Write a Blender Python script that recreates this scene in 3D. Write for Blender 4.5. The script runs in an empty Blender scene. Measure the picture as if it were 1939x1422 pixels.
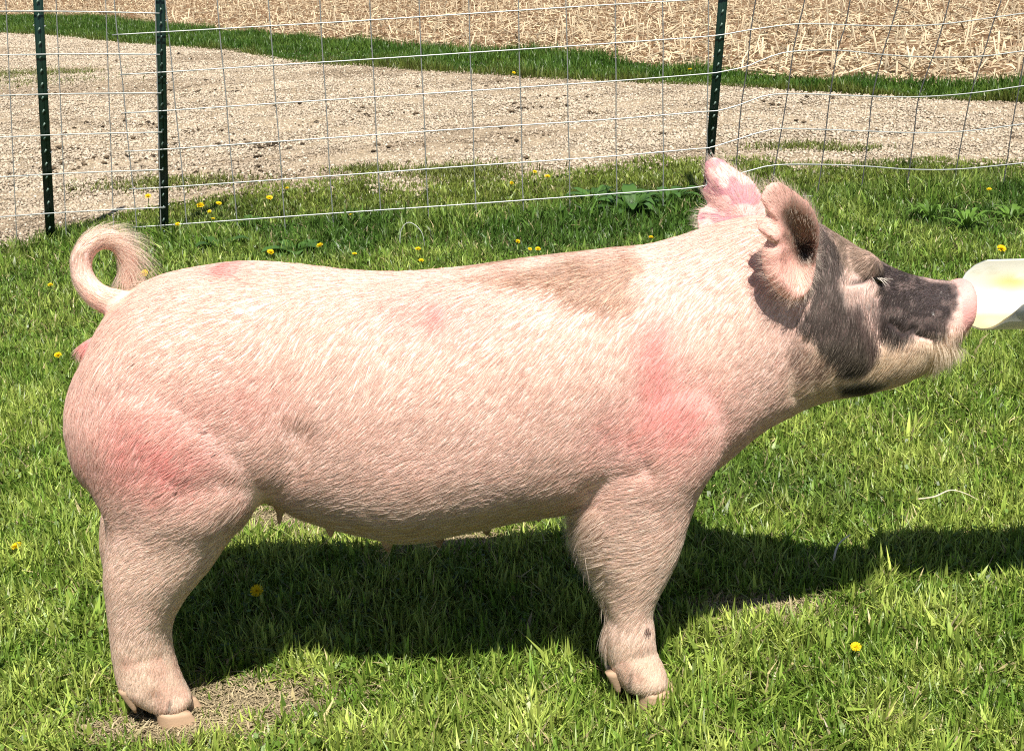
import bpy, math
import numpy as np
from mathutils import Vector, Matrix
from mathutils.kdtree import KDTree
from mathutils.bvhtree import BVHTree

# ------------------------------------------------------------------ camera, sky, sun, exposure
sc = bpy.context.scene
W0, H0, F = 1939.0, 1422.0, 2400.0
HC, PITCH, ROLL = 1.143, math.radians(19.0), math.radians(2.35)
cam_d = bpy.data.cameras.new('camera')
cam = bpy.data.objects.new('camera', cam_d)
sc.collection.objects.link(cam)
cam_d.sensor_width = 36.0
cam_d.lens = 36.0 * F / W0
cam_d.clip_end = 1000.0
CM = Matrix.Rotation(math.pi / 2 - PITCH, 3, 'X') @ Matrix.Rotation(-ROLL, 3, 'Z')
cam.matrix_world = Matrix.Translation((0, 0, HC)) @ CM.to_4x4()
sc.camera = cam
CMn = np.array(CM)

SUN_EL, SUN_DX = math.radians(63.0), -0.05
w = bpy.data.worlds.new("World"); sc.world = w
w.use_nodes = True
nt = w.node_tree
sky = nt.nodes.new('ShaderNodeTexSky')
sky.sky_type = 'NISHITA'; sky.sun_disc = False
sky.sun_elevation = SUN_EL
sky.sun_rotation = math.radians(180.0)
nt.links.new(sky.outputs['Color'], nt.nodes['Background'].inputs['Color'])
nt.nodes['Background'].inputs['Strength'].default_value = 0.05
sun_d = bpy.data.lights.new('sun', 'SUN')
sun_d.energy = 4.9; sun_d.angle = math.radians(0.5); sun_d.color = (1.0, 0.955, 0.885)
sun = bpy.data.objects.new('sun', sun_d); sc.collection.objects.link(sun)
ld = Vector((SUN_DX, 1 / math.tan(SUN_EL), -1.0)).normalized()
sun.rotation_euler = ld.to_track_quat('-Z', 'Y').to_euler()
sun.location = (0, -3, 6)
sc.view_settings.view_transform = 'Standard'
sc.view_settings.look = 'None'
sc.view_settings.exposure = 0.66
sc.cycles.use_denoising = False
sc.cycles.filter_width = 1.1
sc.view_settings.gamma = 1.0
sc.cycles.max_bounces = 6
sc.cycles.diffuse_bounces = 2
sc.cycles.transparent_max_bounces = 4

R = np.random.default_rng(7)

# ------------------------------------------------------------------ helpers
def rays(px, py):
    px = np.asarray(px, float); py = np.asarray(py, float)
    v = np.stack([(px - W0 / 2) / F, -(py - H0 / 2) / F, -np.ones_like(px)], -1)
    return v @ CMn.T
def on_y(px, py, Y):            # point at depth Y in the world
    d = rays(px, py); t = np.asarray(Y) / d[..., 1]
    return np.stack([d[..., 0] * t, d[..., 1] * t, HC + d[..., 2] * t], -1)
def on_ground(px, py, z=0.0):
    d = rays(px, py); t = (z - HC) / d[..., 2]
    return np.stack([d[..., 0] * t, d[..., 1] * t, HC + d[..., 2] * t], -1)
def project(P):
    v = (np.asarray(P) - np.array([0, 0, HC])) @ CMn
    return W0 / 2 + F * v[..., 0] / -v[..., 2], H0 / 2 - F * v[..., 1] / -v[..., 2]

def smooth(a, b, x):
    t = np.clip((x - a) / (b - a), 0, 1); return t * t * (3 - 2 * t)
def _h(i, j, k, s):
    n = (i * 374761393 + j * 668265263 + k * 2147483647 + s * 974634777) & 0xffffffff
    n = ((n ^ (n >> 13)) * 1274126177) & 0xffffffff
    return ((n ^ (n >> 16)) & 0xffff) / 65535.0
def noise2(x, y, s=0):
    xi = np.floor(x).astype(np.int64); yi = np.floor(y).astype(np.int64)
    fx = x - xi; fy = y - yi; fx = fx * fx * (3 - 2 * fx); fy = fy * fy * (3 - 2 * fy)
    a = _h(xi, yi, 0 * xi, s); b = _h(xi + 1, yi, 0 * xi, s); c = _h(xi, yi + 1, 0 * xi, s); d = _h(xi + 1, yi + 1, 0 * xi, s)
    return (a * (1 - fx) + b * fx) * (1 - fy) + (c * (1 - fx) + d * fx) * fy
def fbm(x, y, s=0, o=3):
    r = 0; a = 0.5; t = 0
    for k in range(o):
        r = r + a * noise2(x * 2 ** k, y * 2 ** k, s + k); t += a; a *= 0.5
    return r / t
def noise3(P, s=0):
    I = np.floor(P).astype(np.int64); f = P - I; f = f * f * (3 - 2 * f)
    r = 0
    for dx in (0, 1):
        for dy in (0, 1):
            for dz in (0, 1):
                ww = (f[:, 0] if dx else 1 - f[:, 0]) * (f[:, 1] if dy else 1 - f[:, 1]) * (f[:, 2] if dz else 1 - f[:, 2])
                r = r + ww * _h(I[:, 0] + dx, I[:, 1] + dy, I[:, 2] + dz, s)
    return r

def mesh_np(name, V, faces, col=None, smooth_=False):
    """faces: list of int arrays, each (n, k)."""
    me = bpy.data.meshes.new(name)
    V = np.ascontiguousarray(V, dtype=np.float32)
    me.vertices.add(len(V)); me.vertices.foreach_set('co', V.ravel())
    loops = np.concatenate([np.asarray(f, np.int32).ravel() for f in faces])
    tot = np.concatenate([np.full(len(f), np.asarray(f).shape[1], np.int32) for f in faces])
    start = np.concatenate([[0], np.cumsum(tot)[:-1]]).astype(np.int32)
    me.loops.add(len(loops)); me.loops.foreach_set('vertex_index', loops)
    me.polygons.add(len(tot)); me.polygons.foreach_set('loop_start', start)
    try: me.polygons.foreach_set('loop_total', tot)
    except Exception: pass
    if col is not None: set_col(me, col)
    me.update(calc_edges=True)
    if smooth_: me.polygons.foreach_set('use_smooth', np.ones(len(tot), bool))
    return me
def set_col(me, col):
    c = np.ones((len(me.vertices), 4), np.float32); c[:, :3] = np.clip(col, 0, 1)
    a = me.attributes.get('col') or me.attributes.new('col', 'FLOAT_COLOR', 'POINT')
    a.data.foreach_set('color', c.ravel())
def link(name, me, mat, parent=None, loc=None):
    o = bpy.data.objects.new(name, me); sc.collection.objects.link(o)
    if mat is not None and not me.materials: me.materials.append(mat)
    if parent is not None: o.parent = parent
    if loc is not None: o.location = loc
    return o
def tag(o, label=None, cat=None, group=None, kind=None):
    for k, v in (('label', label), ('category', cat), ('group', group), ('kind', kind)):
        if v: o[k] = v
    return o
def empty(name, loc=(0, 0, 0)):
    o = bpy.data.objects.new(name, None); o.location = loc; sc.collection.objects.link(o); return o

class MB:
    """collects tubes, boxes and lofts as one mesh"""
    def __init__(s): s.V = []; s.Fq = []; s.Ft = []; s.C = []; s.n = 0
    def add(s, V, q=None, t=None, c=(1, 1, 1)):
        V = np.asarray(V, float); s.V.append(V)
        if q is not None and len(q): s.Fq.append(np.asarray(q) + s.n)
        if t is not None and len(t): s.Ft.append(np.asarray(t) + s.n)
        s.C.append(np.broadcast_to(np.asarray(c, float), (len(V), 3))); s.n += len(V)
    def tube(s, P, r, k=6, c=(1, 1, 1)):
        P = np.asarray(P, float); n = len(P); r = np.broadcast_to(np.asarray(r, float), (n,))
        T = np.gradient(P, axis=0); T /= np.linalg.norm(T, axis=1)[:, None] + 1e-12
        up = np.array([0, 0, 1.0]) if abs(T[0, 2]) < .8 else np.array([0, 1.0, 0])
        A = np.cross(T, up); A /= np.linalg.norm(A, axis=1)[:, None] + 1e-12
        B = np.cross(T, A)
        an = np.arange(k) * 2 * np.pi / k
        V = P[:, None] + r[:, None, None] * (np.cos(an)[None, :, None] * A[:, None] + np.sin(an)[None, :, None] * B[:, None])
        V = np.concatenate([V.reshape(-1, 3), P[:1], P[-1:]])
        i = np.arange(n - 1)[:, None] * k; j = np.arange(k)[None]; j2 = (j + 1) % k
        q = np.stack([i + j, i + j2, i + k + j2, i + k + j], -1).reshape(-1, 4)
        j = np.arange(k); a = n * k
        t = np.concatenate([np.stack([np.full(k, a), (j + 1) % k, j], -1), np.stack([np.full(k, a + 1), (n - 1) * k + j, (n - 1) * k + (j + 1) % k], -1)])
        s.add(V, q, t, c)
    def box(s, c0, c1, M=None, col=(1, 1, 1)):
        x0, y0, z0 = c0; x1, y1, z1 = c1
        V = np.array([(x0, y0, z0), (x1, y0, z0), (x1, y1, z0), (x0, y1, z0), (x0, y0, z1), (x1, y0, z1), (x1, y1, z1), (x0, y1, z1)], float)
        if M is not None: V = V @ np.array(M.to_3x3()).T + np.array(M.translation)
        s.add(V, [(0, 3, 2, 1), (4, 5, 6, 7), (0, 1, 5, 4), (1, 2, 6, 5), (2, 3, 7, 6), (3, 0, 4, 7)], None, col)
    def loft(s, rings, c=(1, 1, 1)):
        rings = np.asarray(rings, float); n, k = rings.shape[:2]
        V = np.concatenate([rings.reshape(-1, 3), rings[0].mean(0)[None], rings[-1].mean(0)[None]])
        i = np.arange(n - 1)[:, None] * k; j = np.arange(k)[None]; j2 = (j + 1) % k
        q = np.stack([i + j, i + j2, i + k + j2, i + k + j], -1).reshape(-1, 4)
        j = np.arange(k); a = n * k
        t = np.concatenate([np.stack([np.full(k, a), (j + 1) % k, j], -1), np.stack([np.full(k, a + 1), (n - 1) * k + j, (n - 1) * k + (j + 1) % k], -1)])
        s.add(V, q, t, c)
    def mesh(s, name, smooth_=False, col=True):
        fs = []
        if s.Fq: fs.append(np.concatenate(s.Fq))
        if s.Ft: fs.append(np.concatenate(s.Ft))
        return mesh_np(name, np.concatenate(s.V), fs, np.concatenate(s.C) if col else None, smooth_)

# ------------------------------------------------------------------ materials
def mat(name, color=(.5, .5, .5), rough=.6, spec=.3, attr=False, metal=0.0, transl=0.0, bump=None, sss=0.0):
    m = bpy.data.materials.new(name); m.use_nodes = True
    n = m.node_tree; b = n.nodes['Principled BSDF']
    b.inputs['Base Color'].default_value = (*color, 1); b.inputs['Roughness'].default_value = rough
    b.inputs['Specular IOR Level'].default_value = spec; b.inputs['Metallic'].default_value = metal
    if sss:
        b.inputs['Subsurface Weight'].default_value = sss
        b.inputs['Subsurface Radius'].default_value = (1, .35, .2); b.inputs['Subsurface Scale'].default_value = .008
    src = None
    if attr:
        a = n.nodes.new('ShaderNodeAttribute'); a.attribute_name = 'col'
        n.links.new(a.outputs['Color'], b.inputs['Base Color']); src = a
    if transl:
        t = n.nodes.new('ShaderNodeBsdfTranslucent'); mx = n.nodes.new('ShaderNodeMixShader')
        mx.inputs[0].default_value = transl
        if src: n.links.new(src.outputs['Color'], t.inputs['Color'])
        else: t.inputs['Color'].default_value = (*color, 1)
        n.links.new(b.outputs[0], mx.inputs[1]); n.links.new(t.outputs[0], mx.inputs[2])
        n.links.new(mx.outputs[0], n.nodes['Material Output'].inputs['Surface'])
    if bump:
        sc_, st, dist = bump
        tc = n.nodes.new('ShaderNodeTexCoord'); no = n.nodes.new('ShaderNodeTexNoise')
        no.inputs['Scale'].default_value = sc_; no.inputs['Detail'].default_value = 6
        bp = n.nodes.new('ShaderNodeBump'); bp.inputs['Strength'].default_value = st; bp.inputs['Distance'].default_value = dist
        n.links.new(tc.outputs['Object'], no.inputs['Vector']); n.links.new(no.outputs['Fac'], bp.inputs['Height'])
        n.links.new(bp.outputs['Normal'], b.inputs['Normal'])
    return m
def ramp_mat(name, stops, scale, detail=8, rough=.95, bump=(60, .6, .02), vor=None):
    m = mat(name, rough=rough, spec=.1)
    n = m.node_tree; b = n.nodes['Principled BSDF']
    tc = n.nodes.new('ShaderNodeTexCoord'); no = n.nodes.new('ShaderNodeTexNoise')
    no.inputs['Scale'].default_value = scale; no.inputs['Detail'].default_value = detail; no.inputs['Roughness'].default_value = .7
    r = n.nodes.new('ShaderNodeValToRGB'); e = r.color_ramp.elements
    while len(e) < len(stops): e.new(.5)
    for k, (p, c) in enumerate(stops): e[k].position = p; e[k].color = (*c, 1)
    n.links.new(tc.outputs['Object'], no.inputs['Vector']); n.links.new(no.outputs['Fac'], r.inputs['Fac'])
    out = r.outputs['Color']
    hs = no.outputs['Fac']
    if vor:
        v = n.nodes.new('ShaderNodeTexVoronoi'); v.inputs['Scale'].default_value = vor
        n.links.new(tc.outputs['Object'], v.inputs['Vector'])
        sp = n.nodes.new('ShaderNodeSeparateColor'); n.links.new(v.outputs['Color'], sp.inputs[0])
        mr = n.nodes.new('ShaderNodeMapRange'); mr.inputs['To Min'].default_value = .62; mr.inputs['To Max'].default_value = 1.25
        n.links.new(sp.outputs[0], mr.inputs['Value'])
        mx = n.nodes.new('ShaderNodeVectorMath'); mx.operation = 'SCALE'
        n.links.new(out, mx.inputs[0]); n.links.new(mr.outputs[0], mx.inputs['Scale']); out = mx.outputs[0]
        hs = v.outputs['Distance']
    n.links.new(out, b.inputs['Base Color'])
    n2 = n.nodes.new('ShaderNodeTexNoise'); n2.inputs['Scale'].default_value = bump[0]; n2.inputs['Detail'].default_value = 5
    n.links.new(tc.outputs['Object'], n2.inputs['Vector'])
    bp = n.nodes.new('ShaderNodeBump'); bp.inputs['Strength'].default_value = bump[1]; bp.inputs['Distance'].default_value = bump[2]
    n.links.new(n2.outputs['Fac'], bp.inputs['Height'])
    n.links.new(bp.outputs['Normal'], b.inputs['Normal'])
    return m
M_soil = ramp_mat('soil', [(.3, (.045, .035, .02)), (.5, (.09, .075, .035)), (.7, (.16, .13, .07))], 9, bump=(70, .8, .02))
M_lane = ramp_mat('lane_gravel', [(.30, (.20, .15, .095)), (.45, (.36, .28, .185)), (.7, (.44, .355, .245))], 2.2, bump=(45, .9, .03), vor=60)
M_field = ramp_mat('field_soil', [(.3, (.12, .07, .04)), (.5, (.22, .135, .075)), (.7, (.36, .25, .14))], 6, bump=(30, .9, .04))
M_grass = mat('grass_blade', rough=.42, spec=.45, attr=True, transl=.28)
M_stone = mat('stone', rough=.9, spec=.15, attr=True)
M_straw = mat('straw', rough=.7, spec=.2, attr=True, transl=.1)
M_skin = mat('pig_skin', rough=.55, spec=.3, attr=True, sss=.12, bump=(260, .35, .003))
M_hair = mat('pig_hair', rough=.5, spec=.2, attr=True, transl=.5)
M_hoof = mat('hoof_horn', (.46, .31, .20), rough=.5, spec=.3, bump=(180, .3, .002))
M_claw = mat('dewclaw_horn', (.42, .28, .18), rough=.6, spec=.25, bump=(180, .3, .002))
M_eye = mat('eye', (.01, .008, .006), rough=.12, spec=.6)
M_wire = mat('galvanised_wire', (.46, .48, .46), rough=.4, spec=.5, metal=.3)
M_wire2 = mat('dull_wire', (.30, .31, .30), rough=.5, spec=.4, metal=.3)
M_wire3 = mat('dark_wire', (.10, .10, .10), rough=.6, spec=.3, metal=.2)  # darkest wire colour, for the uprights right of the last post
M_post = mat('post_green_paint', (.008, .028, .018), rough=.35, spec=.5)
M_stud = mat('post_stud_glint', (.13, .19, .15), rough=.4, spec=.5)  # paler than the post paint: glints on the studs put into colour
M_plastic = mat('white_plastic', rough=.35, spec=.4, attr=True, transl=.3)
M_petal = mat('dandelion_petals', (.85, .62, .01), rough=.6, spec=.2, transl=.25)
M_stem = mat('dandelion_stem', (.18, .24, .06), rough=.5)
M_leaf = mat('weed_leaf', rough=.4, spec=.4, attr=True, transl=.3)

# ------------------------------------------------------------------ ground layout
def curve_xy(pts, ext=(None, None)):
    g = on_ground([p[0] for p in pts], [p[1] for p in pts]); o = np.argsort(g[:, 0]); return g[o, 0], g[o, 1]
NE = curve_xy([(0, 474), (60, 462), (120, 444), (180, 420), (250, 396), (340, 376), (520, 356), (640, 350), (690, 334), (715, 352), (800, 362), (830, 338), (900, 330), (960, 340), (1020, 333), (1100, 322), (1170, 312), (1230, 306), (1330, 302), (1450, 304), (1500, 318), (1600, 314), (1700, 303), (1800, 308), (1939, 312)])
LE = curve_xy([(0, 65), (100, 70), (250, 85), (350, 92), (450, 98), (560, 120), (700, 128), (850, 138), (1000, 150), (1200, 158), (1400, 168), (1600, 180), (1800, 190), (1939, 197)])
FE = curve_xy([(0, 33), (200, 37), (260, 50), (420, 64), (560, 74), (640, 80), (760, 93), (900, 103), (1000, 104), (1100, 108), (1200, 130), (1350, 146), (1500, 156), (1700, 170), (1939, 178)])
def ev(c, X):
    xs, ys = c
    y = np.interp(X, xs, ys)
    s0 = (ys[3] - ys[0]) / (xs[3] - xs[0]); s1 = (ys[-1] - ys[-4]) / (xs[-1] - xs[-4])
    s0 = np.clip(s0, -.8, .2) ; s1 = np.clip(s1, -.8, .2)
    y = np.where(X < xs[0], ys[0] + s0 * (X - xs[0]), y)
    return np.where(X > xs[-1], ys[-1] + s1 * (X - xs[-1]), y)
def near_edge(X): return np.where((X < NE[0][0]), NE[1][0] + 0 * X, np.where(X > NE[0][-1], NE[1][-1] + 0 * X, np.interp(X, *NE)))
def lane_far(X): return np.maximum(ev(LE, X), near_edge(X) + .5)
def field_edge(X): return np.maximum(ev(FE, X), lane_far(X) + .35)
def gz(x, y):
    return (fbm(x * 1.7, y * 1.7, 3) - .5) * .03 + (fbm(x * 9, y * 9, 5) - .5) * .012

def grid_sheet(name, xs, fy0, fy1, ny, zoff, material, relief=0.0, rs=6.0, power=1.0, kind='structure'):
    xs = np.asarray(xs); t = np.linspace(0, 1, ny) ** power
    X = np.repeat(xs[:, None], ny, 1)
    Y = fy0(xs)[:, None] + (fy1(xs) - fy0(xs))[:, None] * t[None]
    Z = np.full_like(X, 0.0) + zoff
    x, y = X.ravel(), Y.ravel()
    z = gz(x, y) * smooth(60, 20, y) + zoff + relief * (fbm(x * rs, y * rs, 11, 4) - .5)
    n, m = len(xs), ny
    i = (np.arange(n - 1)[:, None] * m + np.arange(m - 1)[None]).ravel()
    q = np.stack([i, i + m, i + m + 1, i + 1], -1)
    o = link(name, mesh_np(name, np.stack([x, y, z], -1), [q], None, True), material)
    return tag(o, kind=kind)
xs_f = np.concatenate([np.linspace(-260, -14, 30), np.linspace(-13.5, 8, 260), np.linspace(9, 260, 30)])
g = grid_sheet('ground', np.concatenate([np.linspace(-260, -8, 20), np.linspace(-7.8, 7.8, 240), np.linspace(8, 260, 20)]), lambda X: 0 * X - 6, lambda X: 0 * X + 9, 240, 0, M_soil)
gb = grid_sheet('verge_ground', xs_f, lambda X: 0 * X + 8.95, lambda X: 0 * X + 320, 200, -.004, M_soil, power=2.2)
lane = grid_sheet('gravel_lane', xs_f, lambda X: near_edge(X) - .12, lambda X: lane_far(X) + .05, 90, .012, M_lane, .018, 5.0)
field = grid_sheet('field_ground', xs_f, field_edge, lambda X: field_edge(X) + 280, 120, .02, M_field, .06, 2.2, power=2.2)

# ------------------------------------------------------------------ pig geometry
YC = 1.83
def prof(px, py, off=0.0): return on_y(px, py, YC - off)    # off > 0: towards the camera
B = MB()
st = np.array([(145, 735, 800, .045), (154, 712, 850, .075), (167, 690, 900, .105), (190, 655, 930, .13), (228, 592, 950, .152), (280, 543, 962, .168), (340, 517, 966, .178),
 (420, 502, 962, .18), (500, 497, 956, .172), (580, 502, 986, .168), (680, 513, 1012, .176), (780, 516, 1022, .182), (880, 508, 1002, .183),
 (980, 494, 982, .181), (1080, 481, 968, .178), (1160, 471, 955, .176), (1240, 464, 940, .172), (1300, 446, 918, .164), (1360, 424, 875, .153),
 (1420, 411, 824, .143), (1480, 409, 790, .134), (1530, 415, 766, .123), (1580, 443, 752, .110), (1630, 474, 744, .095), (1680, 501, 732, .080),
 (1720, 518, 718, .070), (1760, 528, 696, .058), (1790, 532, 668, .050), (1808, 531, 642, .047), (1822, 525, 630, .047), (1832, 525, 620, .044), (1837, 532, 610, .038)], float)
def resample(t, n):
    u = np.linspace(0, 1, n); u0 = np.linspace(0, 1, len(t))
    # Catmull-Rom through the rows
    out = []
    for x in u * (len(t) - 1):
        i = min(int(x), len(t) - 2); f = x - i
        p0, p1, p2, p3 = t[max(i - 1, 0)], t[i], t[i + 1], t[min(i + 2, len(t) - 1)]
        out.append(.5 * ((2 * p1) + (-p0 + p2) * f + (2 * p0 - 5 * p1 + 4 * p2 - p3) * f * f + (-p0 + 3 * p1 - 3 * p2 + p3) * f ** 3))
    return np.array(out)
st = resample(st, 150)
K = 56
ang = np.arange(K) * 2 * np.pi / K
rings = []
for px, ty, by, a in st:
    # sight lines over the back and under the belly touch the section
    pt = prof(px, ty); pb = prof(px, by)
    X = .5 * (pt[0] + pb[0])
    dt = rays(px, ty); db = rays(px, by)
    mt = dt[2] / dt[1]; mb = db[2] / db[1]
    zt, zb = pt[2], pb[2]
    b = .5 * (zt - zb); zc = .5 * (zt + zb)
    for _ in range(12):      # line z = zt + mt*y tangent to ellipse (a, b): c = zc + sqrt(b^2 + m^2 a^2)
        top = zt - (math.sqrt(b * b + mt * mt * a * a) - b); bot = zb + (math.sqrt(b * b + mb * mb * a * a) - b)
        b = max(.5 * (top - bot), .01); zc = .5 * (top + bot)
    c, s_ = np.cos(ang), np.sin(ang)
    e = 2 / 2.25
    yy = a * np.sign(c) * np.abs(c) ** e; zz = b * np.sign(s_) * np.abs(s_) ** e
    rings.append(np.stack([np.full(K, X), YC + yy, zc + zz], -1))
B.loft(rings)
ring_c = np.array([r.mean(0) for r in rings])

def leg(rows, side, k=32, n=46):
    rows = resample(np.array(rows, float), n); rr = []
    for py, xl, xr, off, b in rows:
        off = side * off
        L = prof(xl, py, off); Rr = prof(xr, py, off)
        cx = .5 * (L[0] + Rr[0]); a = .5 * (Rr[0] - L[0]); z = .5 * (L[2] + Rr[2])
        an = np.arange(k) * 2 * np.pi / k
        rr.append(np.stack([cx + a * np.cos(an), YC - off + b * np.sin(an), np.full(k, z)], -1))
    B.loft(rr)
leg([(640, 235, 400, .075, .06), (700, 172, 470, .078, .092), (780, 146, 515, .085, .106), (860, 158, 535, .09, .103), (920, 178, 528, .095, .093), (970, 202, 488, .10, .08),
     (1020, 203, 440, .105, .068), (1080, 196, 400, .108, .06), (1130, 201, 357, .11, .050), (1180, 207, 330, .11, .044), (1220, 210, 326, .11, .042),
     (1255, 215, 333, .11, .043), (1290, 222, 346, .11, .043), (1306, 236, 354, .11, .040), (1322, 262, 364, .11, .037), (1334, 288, 364, .11, .033)], 1)
leg([(690, 240, 460, .075, .085), (780, 190, 500, .085, .105), (860, 200, 480, .095, .09), (930, 205, 420, .10, .075), (970, 192, 390, .105, .062), (1020, 187, 360, .108, .052), (1070, 196, 330, .11, .045),
     (1120, 212, 312, .11, .04), (1170, 222, 306, .11, .04), (1195, 228, 310, .11, .04)], -1)
leg([(600, 1130, 1370, .07, .06), (700, 1110, 1392, .085, .085), (780, 1108, 1390, .092, .092), (860, 1104, 1368, .098, .086), (930, 1100, 1326, .10, .076), (980, 1102, 1308, .105, .068), (1030, 1112, 1294, .107, .061),
     (1080, 1130, 1272, .108, .052), (1130, 1144, 1246, .11, .043), (1160, 1150, 1236, .11, .040), (1190, 1145, 1240, .11, .041), (1225, 1146, 1243, .11, .040), (1252, 1150, 1253, .11, .041),
     (1276, 1162, 1264, .11, .041), (1290, 1170, 1266, .11, .038), (1298, 1180, 1266, .11, .034)], 1)
leg([(800, 1110, 1340, .09, .085), (880, 1098, 1300, .098, .075), (950, 1088, 1275, .105, .063), (1010, 1092, 1255, .108, .054), (1060, 1108, 1242, .11, .046), (1110, 1132, 1232, .11, .041), (1150, 1146, 1232, .11, .04), (1165, 1150, 1232, .11, .038)], -1)

def blob(px, py, off, rx, ry, rz, rot=0.0):
    c = prof(px, py, off); n, k = 20, 28; rr = []
    for t in np.linspace(.02, .98, n):
        th = math.pi * t; an = np.arange(k) * 2 * np.pi / k
        x = np.full(k, -math.cos(th)) * rx; y = math.sin(th) * np.cos(an) * ry; z = math.sin(th) * np.sin(an) * rz
        cr, sr = math.cos(rot), math.sin(rot)
        rr.append(np.stack([c[0] + x * cr - z * sr, c[1] + y, c[2] + x * sr + z * cr], -1))
    B.loft(rr)
blob(1560, 655, .055, .085, .060, .052, .1)      # cheek
blob(1560, 655, -.055, .085, .060, .052, .1)
blob(1632, 505, .052, .030, .035, .024, -.4)     # brow
blob(1632, 505, -.052, .030, .035, .024, -.4)
blob(1640, 556, .060, .036, .030, .026, -.5)     # under the eye
blob(1640, 556, -.060, .036, .030, .026, -.5)
blob(1695, 684, 0, .080, .046, .028, .22)        # lower jaw
blob(1775, 660, 0, .030, .034, .018, .3)
blob(190, 655, .0, .034, .022, .017, .35)        # vulva
blob(164, 659, .0, .016, .010, .008, .15)

# ears: thick shells
def shell(cen, rim, n_t, prof_fn, thick, cth):
    rim = np.array([prof(*r) for r in rim]); c = prof(*cen)
    m = len(rim) * 5
    r = []
    L = len(rim)
    for i in range(m):
        u = i / 5; k = int(u) % L; f = u - int(u)
        p0, p1, p2, p3 = rim[(k - 1) % L], rim[k], rim[(k + 1) % L], rim[(k + 2) % L]
        r.append(.5 * ((2 * p1) + (-p0 + p2) * f + (2 * p0 - 5 * p1 + 4 * p2 - p3) * f * f + (-p0 + 3 * p1 - 3 * p2 + p3) * f ** 3))
    r = np.array(r)
    fr, bk = [], []
    for t in np.linspace(.03, 1, n_t):
        p = c + (r - c) * t
        g_ = prof_fn(t)
        p[:, 1] = c[1] + (r[:, 1] - c[1]) * g_
        fr.append(p)
        q = p.copy(); q[:, 1] += cth * (1 - t) + thick * (1 if t < .99 else .6); q[:, 0] += (c[0] - q[:, 0]) * .03; q[:, 2] += (c[2] - q[:, 2]) * .03
        bk.append(q)
    B.loft(np.array(fr + bk[::-1]))
    return np.concatenate(fr + bk)
near_rim = [(1478, 344, .150), (1455, 348, .155), (1442, 366, .162), (1441, 384, .165), (1452, 394, .160), (1462, 402, .156), (1447, 413, .165), (1436, 430, .172), (1438, 442, .170), (1454, 450, .162), (1444, 472, .168),
            (1441, 494, .168), (1450, 527, .170), (1467, 553, .168), (1488, 571, .164), (1513, 576, .165), (1534, 556, .145), (1545, 522, .125), (1551, 480, .118), (1555, 438, .12), (1549, 412, .125), (1535, 384, .132), (1506, 361, .142)]
ear_pts = [shell((1524, 480, .088), near_rim, 16, lambda t: min(1.0, (t * 1.45) ** 1.1) - .12 * max(0, (t - .75) / .25) ** 2, .006, .02)]
far_rim = [(1345, 297, -.155), (1332, 308, -.155), (1331, 330, -.155), (1338, 344, -.15), (1329, 358, -.155), (1331, 374, -.155), (1338, 388, -.15), (1323, 396, -.15), (1318, 420, -.14), (1335, 455, -.11), (1400, 470, -.09), (1450, 440, -.09), (1456, 400, -.10),
           (1447, 374, -.115), (1432, 346, -.13), (1413, 330, -.14), (1386, 313, -.15), (1364, 298, -.155)]
ear_pts.append(shell((1410, 420, -.115), far_rim, 12, lambda t: t * t, .006, .012))
ear_pts = np.concatenate(ear_pts)

# tail
tp = np.array([(268, 590, .0, 30), (240, 579, .0, 27), (210, 572, -.004, 25), (180, 556, -.008, 22.5), (159, 528, -.012, 20.5), (154, 495, -.016, 19.5), (166, 468, -.02, 19), (190, 453, -.026, 18.5),
               (216, 455, -.032, 18), (236, 474, -.038, 17), (245, 500, -.042, 15), (243, 525, -.044, 13), (237, 541, -.045, 9)], float)
tp = resample(tp, 50)
tail_P = np.array([prof(a, b_, c) for a, b_, c, d in tp]); tail_r = tp[:, 3] / 1215.0
TB = MB()
B.tube(tail_P, tail_r, 20)
# teats
teat_P = []
for tx, ty in ((530, 994), (627, 1018), (735, 1046), (832, 1037), (922, 1013), (1020, 989)):
    for sd in (1, -1):
        p = prof(tx, ty, .05); p[1] = YC - sd * .05; teat_P.append(p)
        k = 12; an = np.arange(k) * 2 * np.pi / k; rr = []
        for r_, dz in ((.018, .036), (.012, .021), (.0078, .010), (.0052, .003), (.003, -.001)):
            rr.append(np.stack([p[0] + r_ * np.cos(an), p[1] + r_ * np.sin(an), np.full(k, p[2] + dz)], -1))
        B.loft(rr)

src = link('body_source', B.mesh('body_source', col=False), None)
md = src.modifiers.new('r', 'REMESH'); md.mode = 'VOXEL'; md.voxel_size = .0036; md.use_smooth_shade = True
dg = bpy.context.evaluated_depsgraph_get()
body_me = bpy.data.meshes.new_from_object(src.evaluated_get(dg))
body_me.name = 'pig_body'
bpy.data.objects.remove(src)
nv = len(body_me.vertices)
V = np.empty(nv * 3, np.float32); body_me.vertices.foreach_get('co', V); V = V.reshape(-1, 3).astype(float)
ne = len(body_me.edges); E = np.empty(ne * 2, np.int32); body_me.edges.foreach_get('vertices', E); E = E.reshape(-1, 2)
deg = np.bincount(E.ravel(), minlength=nv).astype(float)[:, None]
def lap(A):
    S = np.zeros_like(A)
    for d in range(A.shape[1]):
        S[:, d] = np.bincount(E[:, 0], A[E[:, 1], d], nv) + np.bincount(E[:, 1], A[E[:, 0], d], nv)
    return S / deg - A
kd = KDTree(len(ear_pts))
for i, p in enumerate(ear_pts): kd.insert(p, i)
kd.balance()
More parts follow.
